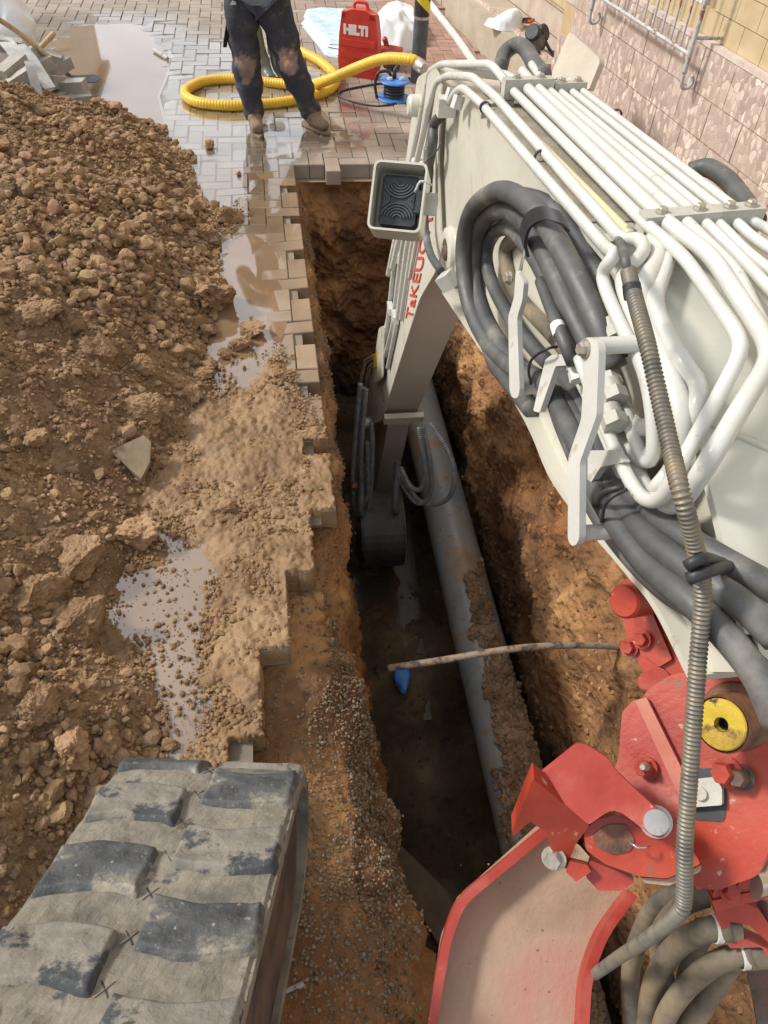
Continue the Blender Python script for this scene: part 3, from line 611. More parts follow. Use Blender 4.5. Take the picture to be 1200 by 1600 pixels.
# ================================================================= PIPE AND TRENCH CONTENTS
pz = -1.30
t = thing('drain_pipe', (.95, 3, ZF), 'large grey plastic pipe lying along the trench floor', 'pipe')
tube('pipe_barrel', [(.945, -.6, pz), (.95, 2, pz), (.955, 5.3, pz)], .135, M['pipe'], t, n=48, step=.3)
n = 15000; x = RNG.uniform(-1, 1, n); y = RNG.uniform(.2, 3.4, n); nn = fbm(P3(x*.3, y), 3, 4, 3)
prob = ss(-.1, .4, nn+.3-.8*np.abs(x-.3))*ss(2.75, 2.45, y); ok = RNG.uniform(0, 1, n) < prob; x, y = x[ok], y[ok]; th = x*1.1
s = .006+.016*RNG.uniform(0, 1, len(x))**3; scatter('soil_on_pipe', np.stack([.95+.137*np.sin(th), y, pz+.137*np.cos(th)+s*.25], -1), s, 2, M['clod'], 120, label='brown soil fallen on top of the grey pipe', cat='soil', tint=(.6, .95))
rp_ = [YP(607, 1044, 1.55), YP(700, 1030, 1.52), YP(800, 1014, 1.50), YP(900, 1008, 1.50), YP(990, 1013, 1.5), YP(1060, 1025, 1.5)]
tag(tube('iron_bar', [tuple(q) for q in rp_], .0135, mat('dirty_bar', [(.07, .055, .045), (.24, .155, .09), (.22, .19, .15)], .7, scale=24, ramp=(.42, .58), bump=.6, bscale=120), None, n=14), 'long dirty bent pipe poking out of the trench wall above the grey pipe', 'metal bar')
pl = Plane((.55, .95, ZF+.12), (-.55, .1, .8))
tag(plate('timber_board', [(622, 1318), (690, 1385), (740, 1470), (700, 1500), (640, 1400), (612, 1350)], pl, .04, mat('muddy_board', [(.13, .085, .05), (.2, .14, .085)], .8, scale=7, bump=.6), None, bevel=.004), 'muddy board leaning on the trench floor beside the red blade arm', 'board')
W, F = rock_protos(3, 1, 900, .4); W = W[0]*np.array([.05, .08, .03])+ZP(628, 1062, ZF+.06)
tag(mk('blue_plastic_scrap', W, F, M['blue'], smooth=True), 'blue plastic scrap on the wet trench floor', 'plastic scrap')

# ================================================================= EXCAVATOR
ex_ = thing('excavator', (.7, .2, 0), 'cream and red excavator with its arm reaching down into the trench', 'excavator')
BX0, BX1 = .57, .80
def side(pts, x): return [XP(a, b, x) for a, b in pts]
# boom: profile traced on its left face
prof = [(668, 215), (690, 155), (745, 145), (945, 378), (1000, 440), (1060, 520), (1088, 600), (1112, 700), (1150, 850), (1180, 980), (1190, 1040), (1150, 1050), (1110, 1050), (1050, 940), (1000, 880), (887, 750), (825, 625), (740, 490), (715, 440), (690, 400), (676, 330)]
boom = prism('boom', side(rounded(prof, [30, 20, 10, 10, 10, 20, 20, 20, 20, 20, 5, 5, 5, 10, 10, 10, 10, 10, 14, 14, 20]), BX0), np.array([BX1-BX0, 0, 0]), M['cream'], ex_, .006)
boom['label'] = 'cream boom crossing the upper right of the picture'
# top plate, slightly wider than the web, and a bottom flange
top = np.array(side([(750, 150), (945, 381), (1000, 443), (1060, 523), (1088, 603), (1112, 703), (1150, 853), (1182, 990)], BX0))
top = catmull(top, 8)
def strip(name, line, x0, x1, off, th, m, parent):
    L_ = np.array(line); T_ = np.gradient(L_, axis=0); N_ = np.stack([0*T_[:, 0], -T_[:, 2], T_[:, 1]], 1); N_ /= np.linalg.norm(N_, axis=1)[:, None]
    if N_[0] @ (CAM-L_[0]) < 0: N_ = -N_
    V = []; n_ = len(L_)
    for (xx, o) in ((x0, off), (x1, off), (x1, off-th), (x0, off-th)):
        q = L_+N_*o; q[:, 0] = xx; V.append(q)
    V = np.concatenate(V); F = []
    for k in range(4):
        for i in range(n_-1): a, b = k*n_+i, ((k+1) % 4)*n_+i; F.append([a, a+1, b+1, b])
    F.append([0, n_, 2*n_, 3*n_]); F.append([n_-1, 2*n_-1, 3*n_-1, 4*n_-1])
    bm = bmesh.new(); bv = [bm.verts.new(tuple(v)) for v in V]
    for f in F: bm.faces.new([bv[i] for i in f])
    return from_bm(name, bm, m, parent, False, .002, 1)
strip('top_plate', top, BX0-.018, BX1+.06, .004, .014, M['pale'], boom)
td = top[(top[:, 1] > YN_)] if (YN_ := 1.2) else top
strip('tube_bed', td, BX0-.012, BX1+.055, .007, .002, mat('dusty_shaded_plate', [(.27, .24, .18), (.38, .35, .28)], .8, scale=14, bump=.5, bscale=60), boom)  # dust tone darkened under the tubes to paint in their shaded gaps
bot = np.array(side([(705, 455), (825, 628), (887, 752), (1000, 884), (1050, 944), (1110, 1058)], BX0)); bot = catmull(bot, 6)
strip('bottom_flange', bot, BX0-.03, BX1+.03, .008, .014, M['cream'], boom)
# pivot boss
c = XP(703, 395, BX0); lathe('pivot_boss', [(0, .022), (.018, .022), (.024, .018), (.026, .0)], c, (-1, 0, 0), M['rust'], boom)
lathe('pivot_ring', [(.045, 0), (.045, .018), (.065, .02), (.078, .014), (.082, 0)], c, (-1, 0, 0), M['cream'], boom)
c = XP(650, 165, .54); lathe('pin_cap', [(0, .03), (.028, .03), (.036, .022), (.038, -.05)], c, (-1, 0, 0), M['cream'], boom)

# a point standing clear of the boom surface seen at a pixel
def BS(px, py, clear):
    d = ray(px, py); best = None
    for a, b in zip(top[:-1], top[1:]):
        A_ = np.array([[d[1], -(b-a)[1]], [d[2], -(b-a)[2]]]); rhs = np.array([a[1]-CAM[1], a[2]-CAM[2]])
        try: t_, u_ = np.linalg.solve(A_, rhs)
        except Exception: continue
        if -.02 <= u_ <= 1.02 and t_ > 0 and (CAM+d*t_)[0] >= BX0 and (best is None or t_ < best[0]):
            n_ = np.array([0, -(b-a)[2], (b-a)[1]]); n_ /= np.linalg.norm(n_); best = (t_, n_ if n_@(CAM-a) > 0 else -n_)
    if best is None: return XP(px, py, BX0-clear)
    t_, n_ = best; cosi = abs(n_@d)/np.linalg.norm(d); return CAM+d*(t_-clear/max(cosi, .25)/np.linalg.norm(d))
# hydraulic tubes along the boom
YF, YN = 2.03, 1.17
far = [(752, 162), (775, 152), (800, 140), (822, 136), (839, 136), (857, 140), (873, 141), (891, 141), (907, 140)]
near = [(938, 378), (966, 368), (1008, 348), (1037, 343), (1066, 342), (1095, 342), (1116, 342), (1143, 341), (1166, 338)]
rads = [.0105, .011, .0105, .0135, .0115, .0095, .0085, .009, .0085]
def TB_(name, pts, r, m=None, rad=.04, parent=None): return tube(name, pts, r, m or M['tube'], parent or ex_, kind='r', rad=rad, n=16)
Fp = [YP(*a, YF) for a in far]; Np = [YP(*a, YN) for a in near]
dx = .0
below = {2: [(1068, 400, .05), (1160, 532, .06), (1152, 565, .06), (1062, 730, .075), (1032, 785, .08), (1000, 780, .08), (968, 720, .08), (935, 640, .08), (905, 560, .075)],
         3: [(1112, 400, .05), (1200, 535, .055), (1198, 570, .055), (1108, 720, .055), (1066, 785, .05), (1036, 795, .05), (1010, 770, .05), (985, 715, .05)],
         4: [(1150, 425, .04), (1180, 490, .04), (1240, 600, .04)], 5: [(1150, 395, .04), (1230, 480, .04)], 6: [(1165, 392, .04), (1240, 450, .04)], 7: [(1180, 375, .04), (1240, 410, .04)], 8: [(1200, 358, .04), (1250, 390, .04)],
         0: [(962, 398, .06), (940, 424, .065), (945, 450, .065), (975, 520, .06), (1005, 570, .06), (1020, 640, .055), (1022, 720, .05), (1005, 722, .05), (975, 640, .05)],
         1: [(1000, 372, .05), (1008, 392, .045), (990, 412, .045), (970, 430, .045), (975, 460, .045), (1010, 540, .04), (1040, 610, .035), (1045, 660, .03)]}
above = {0: [(722, 136, .535), (710, 146, .53), (703, 160, .53)], 1: [(738, 120, .565), (700, 118, .555), (682, 128, .55), (672, 160, .54), (640, 300, .52), (612, 420, .50)],
         2: [(768, 100, .60), (690, 100, .56), (670, 112, .555), (664, 150, .55), (632, 300, .53), (606, 430, .51)], 3: [(790, 118, .64), (700, 108, .57)], 4: [(815, 110, .66)], 5: [(830, 100, .70)]}
for i in range(9):
    a, b = Fp[i], Np[i]; d_ = nrm(b-a)
    P = [XP(*q) for q in above.get(i, [])][::-1]+[a-d_*.0, b+d_*.02]+[BS(*q) for q in below.get(i, [])]
    if not above.get(i): P = [a-d_*.10]+P[0:]
    TB_('hydraulic_tube', P, rads[i])
# extra bent tubes at the knee of the boom
TB_('hydraulic_tube', [BS(1020, 375, .03), BS(1030, 400, .03), BS(1006, 445, .035), BS(1002, 480, .035), BS(1035, 560, .04), BS(1066, 640, .045), BS(1066, 710, .04), BS(1055, 750, .035), BS(1035, 780, .03)], .0155)
TB_('hydraulic_tube', [BS(1048, 378, .03), BS(1042, 410, .03), BS(1022, 465, .03), BS(1030, 500, .03), BS(1068, 570, .03), BS(1093, 600, .03), BS(1090, 640, .03), BS(1060, 720, .03), BS(1030, 760, .03)], .013)
TB_('hydraulic_tube', [XP(965, 628, .53), XP(985, 660, .53), XP(1000, 672, .53), XP(1030, 660, .54)], .0145)
TB_('hydraulic_tube', [XP(958, 665, .52), XP(985, 708, .52), XP(1010, 722, .525), XP(1035, 690, .54)], .0145)
TB_('hydraulic_tube', [XP(895, 570, .53), XP(930, 640, .52), XP(960, 710, .51), XP(985, 770, .51), XP(1002, 784, .515), XP(1020, 768, .52), XP(1060, 720, .55)], .0115)
# cylinder rod showing golden between the tubes
a, b = YP(762, 145, YF+.1), YP(975, 355, YN); a[0] += .004; b = YP(985, 368, YN)
tube('reinforcing_bar', [a, b], .0095, mat('yellowed_paint', [(.6, .47, .25), (.66, .54, .33)], .4, scale=6), ex_, kind='r')
def clampblk(pl_, pr_, h, thk, nb, y):
    a = YP(*pl_, y); b = YP(*pr_, y); ax = (b-a)/2; up_ = np.array([0, .08, 1.]); fw = np.array([0, 1, -.08])
    h *= 1.25; thk *= 1.2; o = box('clamp_block', (a+b)/2, ax, fw*thk, up_*h, M['clamp'], ex_, .0025); u_ = nrm(up_)
    for k in range(nb):
        tt = (k+.5)/nb; c = a+(b-a)*tt+up_*h; bolt('bolt', c, u_, .0085, o)
    return o
clampblk((945, 388), (1012, 372), .015, .013, 1, YN+.01)
clampblk((1000, 354), (1116, 344), .017, .015, 2, YN)
clampblk((1117, 343), (1184, 338), .016, .014, 2, YN)
clampblk((750, 172), (800, 164), .013, .014, 1, YF)
clampblk((786, 138), (862, 136), .018, .014, 2, YF)
clampblk((863, 141), (913, 139), .015, .013, 2, YF)
for (px, py, Yy) in ((758, 168, 1.99), (845, 245, 1.6), (963, 180, 1.93)):
    c = YP(px, py, Yy); lathe('tube_band', [(.0115, -.005), (.0145, -.004), (.0145, .004), (.0115, .005)], c, Fp[0]-Np[0], M['black'], ex_)
# thin cable tied along the tubes
cab = [YP(855, 243, 1.62), YP(860, 262, 1.6), YP(862, 290, 1.52), YP(880, 320, 1.45), YP(915, 338, 1.36), YP(945, 352, 1.27), YP(965, 372, 1.2)]
for q in cab: q += nrm(CAM-q)*.035
cab += [BS(975, 400, .10), BS(981, 425, .10)]
tube('signal_cable', cab, .0065, M['hose'], ex_)
# the corrugated conduit hanging down in front
tb = float((BS(1064, 770, .14)-CAM)@cf); print('conduit t', tb, [float((BS(*q)-CAM)@cf) for q in ((982, 425, .10), (993, 470, .115), (1012, 540, .125), (1030, 620, .125), (1048, 700, .13))]); TT = lambda k: tb+(1.0-tb)*k/6
cc = [BS(982, 425, .10), BS(993, 470, .115), BS(1012, 540, .125), BS(1030, 620, .125), BS(1048, 700, .13), BS(1064, 770, .14), DP(1085, 850, TT(1)), DP(1098, 920, TT(2)), DP(1090, 1040, TT(3)), DP(1080, 1180, TT(4)), DP(1070, 1320, TT(5)), DP(1069, 1400, 1.0), DP(1058, 1430, 1.02), DP(1010, 1468, 1.14), DP(965, 1497, 1.32), DP(925, 1525, 1.5), DP(890, 1545, 1.7)]
tube('spiral_conduit', cc, .0098, M['conduit'], ex_, corr=(.0058, .0012, [(.845, .9)]), n=16)
for f_, (px, py, tt) in enumerate([(988, 455, 1.15), (1091, 888, .99)]):
    c = BS(988, 455, .112) if f_ == 0 else DP(px, py, TT(1.6)); lathe('tape_wrap', [(.009, -.011), (.0118, -.009), (.0122, 0), (.0118, .009), (.009, .011)], c, DP(px-6, py-40, tt)-DP(px+6, py+40, tt), M['black'], ex_)
tube('tape_tie', [DP(1075, 905, TT(1.6)-.012), DP(1105, 893, TT(1.6)-.012), DP(1140, 885, .97), DP(1175, 893, 1.03), DP(1185, 905, 1.07)], .008, M['black'], ex_)
tube('tape_tie', [DP(1072, 885, TT(1.4)-.012), DP(1100, 872, TT(1.4)-.012), DP(1130, 880, .97), DP(1165, 895, 1.03)], .007, M['black'], ex_)

wl_ = catmull([BS(1098, 640, .004), BS(1112, 662, .004), BS(1140, 676, .004), BS(1175, 690, .004), BS(1225, 712, .004)], 8)
tube('plate_lip', wl_, .0055, M['cream'], ex_, n=8)
# hose coil on the left of the boom
HS = M['hose']
def H_(pts, r, m=HS, x=None, parent=None): return tube('hydraulic_hose', [XP(a, b, (x if len(q_ := (a, b)) and x is not None else x)) for a, b in pts] if x is not None else [XP(*q) for q in pts], r, m, parent or ex_, n=18)
H_([(852, 600, .52), (798, 571, .50), (757, 527, .485), (732, 469, .475), (724, 396, .47), (734, 337, .47), (760, 307, .47), (791, 299, .475), (829, 322, .48), (858, 356, .485), (888, 410, .49), (918, 470, .50), (945, 530, .51), (960, 575, .52)], .0205)
H_([(880, 612, .535), (815, 575, .515), (770, 520, .50), (745, 455, .50), (742, 385, .50), (760, 340, .50), (786, 327, .50), (815, 342, .50), (842, 378, .50), (868, 430, .505), (895, 490, .51), (925, 550, .52), (950, 610, .53)], .0205)
H_([(905, 600, .55), (850, 560, .54), (800, 500, .53), (768, 440, .53), (760, 395, .53), (775, 362, .53), (800, 360, .53), (828, 392, .53), (850, 430, .53), (880, 495, .53), (905, 555, .53), (920, 600, .53)], .0165)
H_([(830, 640, .55), (790, 590, .55), (770, 560, .55), (748, 480, .55), (752, 380, .555), (790, 315, .555), (835, 312, .555), (880, 345, .55), (915, 400, .55), (945, 460, .545), (965, 510, .54), (975, 545, .535)], .0205)
H_([(905, 570, .545), (862, 520, .55), (815, 470, .555), (795, 430, .555), (790, 390, .555), (805, 370, .555)], .017, M['hose_mud'])
# hoses leaving the coil downwards past the brackets
for a in [[(845, 590, .515), (870, 630, .50), (900, 690, .49), (925, 750, .48), (965, 820, .475), (1010, 880, .48), (1080, 940, .49), (1140, 1000, .51), (1185, 1060, .53), (1215, 1130, .55)],
          [(870, 600, .53), (893, 640, .52), (918, 700, .505), (942, 752, .495), (985, 810, .49), (1040, 862, .495), (1100, 905, .51), (1160, 945, .53), (1215, 1000, .56)],
          [(885, 590, .545), (910, 640, .535), (935, 700, .52), (960, 745, .51), (1005, 790, .51), (1060, 832, .52), (1120, 870, .54), (1200, 915, .58), (1230, 935, .6)],
          [(865, 612, .50), (880, 660, .50), (905, 720, .50), (930, 790, .50), (980, 860, .51), (1040, 920, .525), (1110, 965, .54), (1180, 1040, .57), (1220, 1100, .6)]]: H_(a, .0185)
H_([(900, 575, .56), (925, 640, .55), (950, 700, .545), (985, 760, .54), (1030, 800, .545), (1090, 845, .56), (1150, 885, .59), (1230, 960, .63)], .016)
tube('hydraulic_hose', [YP(1078, 268, 1.72), YP(1105, 262, 1.70), YP(1135, 280, 1.62), YP(1160, 310, 1.52), YP(1182, 345, 1.42)], .021, HS, ex_, n=18)
tube('hydraulic_hose', [YP(782, 105, 2.3), YP(790, 82, 2.4), YP(808, 70, 2.4), YP(822, 78, 2.3), YP(835, 100, 2.2), YP(850, 118, 2.1)], .021, HS, ex_, n=18)
H_([(668, 230, .52), (666, 300, .515), (664, 350, .51), (672, 395, .505), (690, 425, .50)], .0125)
# strap holding the coil
S_ = [XP(822, 392, .475), XP(818, 370, .465), XP(826, 345, .46), XP(848, 333, .462), XP(872, 340, .475), XP(885, 352, .49)]
def ribbon(name, P, wdir, w_, th, m, parent):
    P = catmull(P, 8); T_ = np.gradient(P, axis=0); T_ /= np.linalg.norm(T_, axis=1)[:, None]; wd = nrm(wdir); N_ = np.cross(T_, wd); N_ /= np.linalg.norm(N_, axis=1)[:, None]
    V = np.concatenate([P+wd*a*w_/2+N_*b*th/2 for a, b in ((-1, -1), (1, -1), (1, 1), (-1, 1))]); n_ = len(P); F = []
    for k in range(4):
        for i in range(n_-1): a, b = k*n_+i, ((k+1) % 4)*n_+i; F.append([a, a+1, b+1, b])
    F += [[0, n_, 2*n_, 3*n_], [n_-1, 2*n_-1, 3*n_-1, 4*n_-1]]
    bm = bmesh.new(); bv = [bm.verts.new(tuple(v)) for v in V]
    for f in F: bm.faces.new([bv[i] for i in f])
    return from_bm(name, bm, m, parent, False, .001, 1)
ribbon('hose_strap', S_, XP(872, 400, .48)-XP(850, 340, .48), .036, .006, M['black'], ex_)
ribbon('strap_end', [XP(822, 385, .472), XP(815, 415, .468), XP(808, 450, .468)], (0, .3, 1), .03, .004, M['steel'], ex_)
# flat bar brackets
px1 = Plane(XP(810, 520, .455), (-1, -.12, .1))
b1 = plate('hose_bracket', [(806, 420), (819, 440), (816, 470), (808, 495), (812, 610), (809, 622), (800, 622), (796, 610), (794, 495), (803, 465)], px1, .010, M['tube'], ex_, rad=6, bevel=.002)
bolt('bolt', px1.hit(797, 434), px1.n, .0105, b1)
px2 = Plane(XP(920, 650, .43), (-1, -.1, .12))
b2 = plate('hose_bracket', [(908, 535), (918, 526), (932, 530), (936, 545), (932, 650), (906, 722), (905, 842), (900, 852), (892, 853), (887, 842), (888, 715), (908, 655), (911, 600)], px2, .011, M['tube'], ex_, rad=6, bevel=.002)
bolt('bolt', px2.hit(915, 545), px2.n, .0105, b2)
def post(px, pl_, r, ln_, m=M['tube']):
    c = pl_.hit(*px, -.008); return cyl('spacer_tube', c, (1, .0, 0), r, ln_, m, ex_, bevel=.001)
post((922, 541), px2, .0125, .10); post((900, 834), px2, .0125, .10); post((803, 608), px1, .012, .08)
plL = Plane(XP(860, 580, .475), (-1, -.1, .15))
plate('angle_bracket', [(852, 562), (862, 554), (893, 553), (893, 570), (868, 572), (843, 645), (833, 642), (845, 590)], plL, .012, M['tube'], ex_, rad=3, bevel=.002)
plL2 = Plane(XP(930, 720, .47), (-1, -.1, .15))
plate('angle_bracket', [(918, 704), (960, 703), (975, 722), (938, 730), (918, 762)], plL2, .012, M['tube'], ex_, rad=3, bevel=.002)
# hose couplings
def coupling(px, py, x, dpx, r, ln_, m='clamp'):
    c = XP(px, py, x); d = nrm(XP(px+dpx[0], py+dpx[1], x)-c)
    o = cyl('hose_coupling', c, d, r, ln_, M[m], ex_, n=6, bevel=.001); cyl('crimp_sleeve', c-d*ln_*.9, d, r*.86, ln_*.9, M[m], o, n=20, bevel=.001); return o
coupling(950, 590, .51, (10, 25), .019, .022); coupling(958, 612, .505, (8, 22), .02, .02); coupling(948, 632, .50, (8, 24), .019, .02); coupling(957, 652, .495, (8, 22), .02, .02)
coupling(893, 560, .50, (5, 22), .0125, .02, 'tube'); coupling(898, 580, .50, (5, 22), .0125, .02, 'tube'); coupling(957, 515, .52, (8, 22), .016, .02)
c = XP(873, 515, .475); d = XP(880, 535, .475)-XP(868, 500, .475); lathe('hose_label', [(.0118, -.012), (.0125, -.012), (.0125, .012), (.0118, .012)], c, d, M['whiteprint'], ex_)
H_([(845, 440, .50), (860, 480, .485), (876, 520, .475), (888, 550, .48), (894, 565, .49)], .0115)
def ziptie(pts, r=.0028):
    tube('cable_tie', pts, r, M['black'], ex_, n=8)
ziptie([XP(830, 600, .47), XP(826, 580, .46), XP(832, 560, .455), XP(855, 545, .46), XP(870, 542, .48)])
ziptie([XP(930, 790, .455), XP(938, 775, .45), XP(955, 765, .455), XP(975, 762, .47)], .005)
ziptie([XP(940, 815, .455), XP(945, 790, .445), XP(958, 775, .45), XP(980, 765, .47)], .003)
ziptie([YP(838, 250, 1.7), YP(845, 243, 1.68), YP(858, 245, 1.66)])

# white elbow connector at the knuckle
c = XP(700, 438, .485); e1 = nrm(cr*.62+cu*.1-cf*.75); e3 = nrm(np.cross(e1, cu)); e2v = np.cross(e3, e1); e2v, e3 = nrm(e2v+e3), nrm(e3-e2v); box('elbow_block', c, e1*.022, e2v*.022, e3*.022, M['tube'], ex_, .001)
# ---- arm (stick)
AX0, AX1 = .555, .745
aprof = [(652, 120), (634, 250), (618, 375), (607, 480), (590, 555), (574, 600), (566, 640), (578, 665), (597, 655), (620, 580), (656, 466), (680, 425), (690, 395), (684, 250), (690, 130), (680, 105)]
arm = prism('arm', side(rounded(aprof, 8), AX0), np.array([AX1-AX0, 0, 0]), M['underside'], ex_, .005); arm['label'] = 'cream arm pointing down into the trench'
# cream skin on the lit side, lighter than the shade-toned arm body
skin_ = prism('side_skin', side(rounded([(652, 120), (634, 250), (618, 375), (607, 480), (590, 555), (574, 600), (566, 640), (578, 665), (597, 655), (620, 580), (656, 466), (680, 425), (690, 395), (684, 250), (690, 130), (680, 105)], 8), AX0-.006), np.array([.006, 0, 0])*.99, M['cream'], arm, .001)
# rear cross rib at the lower end
a, b = XP(600, 655, AX0-.01), XP(600, 655, AX0-.01); b = b+np.array([AX1-AX0+.03, 0, 0])
box('end_rib', (a+b)/2, (b-a)/2, (0, .012, .008), (0, -.012, .03), M['cream'], arm, .003)
c = XP(574, 662, AX0-.02); lathe('pivot_pin', [(0, .03), (.035, .03), (.045, .022), (.047, -.02)], c, (-1, 0, 0), M['bolt'], arm)
# tubes on the arm side
for k, pts in enumerate([[(648, 250), (618, 396), (605, 512), (598, 548), (570, 565), (562, 600)], [(655, 250), (627, 396), (613, 512), (602, 556), (577, 574), (571, 608)],
                         [(660, 255), (634, 396), (619, 512), (606, 575)], [(666, 258), (641, 396), (626, 500)], [(672, 262), (650, 380), (640, 435)]]):
    TB_('arm_tube', [XP(a, b, AX0-.018) for a, b in pts], .0115 if k < 3 else .009, M['tube'], .03, arm)
for (px, py) in ((620, 400), (610, 482), (617, 495)):
    c = XP(px, py, AX0-.026); box('tube_clip', c, (.012, 0, 0), (0, .035, -.0), (0, .006, .014), M['tube'], arm, .002)
pc = Plane(XP(592, 545, AX0-.03), (-1, 0, 0)); cp = plate('cover_plate', [(592, 512), (600, 508), (598, 590), (584, 600), (585, 560)], pc, .006, M['cream'], arm, rad=4, bevel=.001)
plate('warning_sticker', [(583.5, 556), (589, 548), (588, 572), (583, 580)], pc, .002, M['stripey'], cp, bevel=0, off=.003)
# lower stick and bucket linkage in the shade
lp = [(588, 668), (576, 740), (556, 870), (564, 885), (580, 800), (600, 700), (606, 660)]
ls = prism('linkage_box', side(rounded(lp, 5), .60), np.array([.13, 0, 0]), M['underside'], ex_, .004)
def bk(px, py): return np.array(px)
byc = XP(590, 880, .56)
bu = thing  # bucket built as a curved shell
by, bz = byc[1]-.15, byc[2]
ang = np.linspace(math.radians(70), math.radians(290), 22); RB = .25; by0, bz0 = by+.02, ZF+.33
shell = [(by0+RB*math.cos(a), bz0+RB*math.sin(a)) for a in ang]; inner = [(by0+(RB-.018)*math.cos(a), bz0+(RB-.018)*math.sin(a)) for a in ang]
Vb = []; Fb = []
for x_ in (.40, .66):
    for y_, z_ in shell: Vb.append((x_, y_, z_))
    for y_, z_ in inner: Vb.append((x_, y_, z_))
nb_ = len(shell)
for i in range(nb_-1):
    Fb += [[i, i+1, 2*nb_+i+1, 2*nb_+i], [nb_+i, 3*nb_+i, 3*nb_+i+1, nb_+i+1]]
    for o_ in (0, 2*nb_): Fb.append([o_+i, o_+nb_+i, o_+nb_+i+1, o_+i+1])
for e_ in (0, nb_-1): Fb.append([e_, nb_+e_, 3*nb_+e_, 2*nb_+e_])
bucket = mk('bucket', Vb, Fb, M['blacksteel'], ex_, smooth=False); bucket['label'] = 'dark steel bucket at the wet bottom of the trench'
for x_ in (.40, .65): prism('bucket_cheek', [(x_, y_, z_) for y_, z_ in shell], np.array([.014, 0, 0]), M['darksteel'], bucket, .002)
e_ = np.array([0, shell[-1][0], shell[-1][1]])
for k in range(4): box('bucket_tooth', (.43+k*.066, e_[1]+.04, e_[2]-.01), (.022, 0, 0), (0, .05, .0), (0, 0, .012), M['steel'], bucket, .004)
for x_ in (.43, .63): tube('link_rod', [(x_, by0+.05, bz0+RB+.25), (x_-.03, by0-.12, bz0+RB+.05), (x_, by0-.05, bz0+RB-.06)], .02, M['darksteel'], bucket)
# hose loops at the arm end
def gloop(pts, r=.013): tube('flexible_hose', [YP(*q) for q in pts], r, M['greyhose'], ex_, corr=(.012, .0012), n=10)
gloop([(563, 600, 3.15), (556, 680, 3.12), (551, 750, 3.1), (556, 795, 3.08), (568, 808, 3.08), (578, 780, 3.08), (582, 700, 3.1), (580, 660, 3.12)])
gloop([(572, 608, 3.15), (566, 680, 3.1), (564, 740, 3.1), (568, 780, 3.08), (575, 770, 3.08), (574, 690, 3.1)])
gloop([(569, 606, 3.2), (560, 690, 3.17), (557, 760, 3.15), (562, 800, 3.15), (572, 800, 3.15), (577, 740, 3.14)])
gloop([(655, 668, 2.9), (662, 710, 2.85), (664, 745, 2.82), (655, 765, 2.82), (640, 758, 2.84), (626, 730, 2.9)])
gloop([(660, 668, 2.92), (670, 710, 2.85), (674, 750, 2.82), (668, 780, 2.82), (650, 785, 2.84), (630, 760, 2.9), (622, 735, 2.95)])
gloop([(672, 660, 2.95), (698, 700, 2.86), (711, 740, 2.8), (703, 775, 2.78), (680, 788, 2.8), (655, 782, 2.84), (628, 748, 2.9)])
for k in range(5):
    c = ZP(548+RNG.uniform(-8, 14), 750+k*17, 0); c = YP(548+RNG.uniform(-8, 14), 760+k*30, 3.05); lathe('link_fitting', [(0, .02), (.018, .018), (.022, 0), (.018, -.018), (0, -.02)], c, RNG.normal(size=3), M['grease'], ex_, n=8)
# lettering on the arm side: real text turned to mesh
def text_mesh(txt, size, origin, xd, yd, m, parent, name, ext=.0012, shear=0, bold=0, length=None, rawy=None):
    cu_ = bpy.data.curves.new(name, 'FONT'); cu_.body = txt; cu_.size = size; cu_.extrude = ext; cu_.shear = shear; cu_.offset = bold; cu_.resolution_u = 4
    to = bpy.data.objects.new(name, cu_); COL.objects.link(to); dg = bpy.context.evaluated_depsgraph_get(); dg.update()
    me = bpy.data.meshes.new_from_object(to.evaluated_get(dg)); V = np.array([v.co[:] for v in me.vertices]); F = [list(p.vertices) for p in me.polygons]
    bpy.data.objects.remove(to); bpy.data.curves.remove(cu_); bpy.data.meshes.remove(me)
    if length: V[:, 0] *= length/V[:, 0].max()
    xd = nrm(xd); yd = nrm(np.array(yd)-xd*(np.array(yd)@xd)); zd = np.cross(xd, yd)
    if rawy is not None: yd = nrm(rawy)
    W = np.array(origin)+V[:, :1]*xd+V[:, 1:2]*yd+V[:, 2:3]*zd
    return mk(name, W, F, m, parent, smooth=False)
o_ = XP(643, 501, AX0-.009); xd = XP(668, 378, AX0-.009)-o_; yd = XP(633, 497, AX0-.009)-o_
Ltk = np.linalg.norm(xd)
text_mesh('TaKEUCHI', np.linalg.norm(yd)/.72, o_, xd, yd, M['letter'], arm, 'arm_lettering', shear=0, bold=.0, length=Ltk*8/6, rawy=yd)

# work light: open cream housing with finned lamp
lc = DP(624, 315, 2.17)
ln = nrm(CAM-lc); lu = nrm(cu-ln*(cu@ln)); lr = np.cross(lu, ln)
lr, lu = lr*math.cos(.09)-lu*math.sin(.09), lu*math.cos(.09)+lr*math.sin(.09)
ln = nrm(ln+.28*lu+.15*lr*-1); lu = nrm(lu-ln*(lu@ln)); lr = np.cross(lu, ln)
hw, hh, hd = .075, .093, .05
def rrect(w1, h1, r, n=5):
    return rounded([(-w1, -h1), (w1, -h1), (w1, h1), (-w1, h1)], r, n)
def ringprism(name, outer, innr, z0, z1, m, parent, floor=None):
    V = []; F = []; n_ = len(outer)
    for pts, z in ((outer, z0), (outer, z1), (innr, z1), (innr, floor if floor is not None else z0)):
        for a, b in pts: V.append(lc+lr*a+lu*b+ln*z)
    for k in range(3):
        for i in range(n_): F.append([k*n_+i, k*n_+(i+1) % n_, (k+1)*n_+(i+1) % n_, (k+1)*n_+i])
    F.append(list(range(3*n_, 4*n_))); F.append(list(range(n_))[::-1])
    return mk(name, V, F, m, parent, smooth=False)
wl = ringprism('work_light', rrect(hw, hh, .02), rrect(hw-.006, hh-.006, .016), -hd, hd, M['cream'], ex_, floor=-hd+.006)
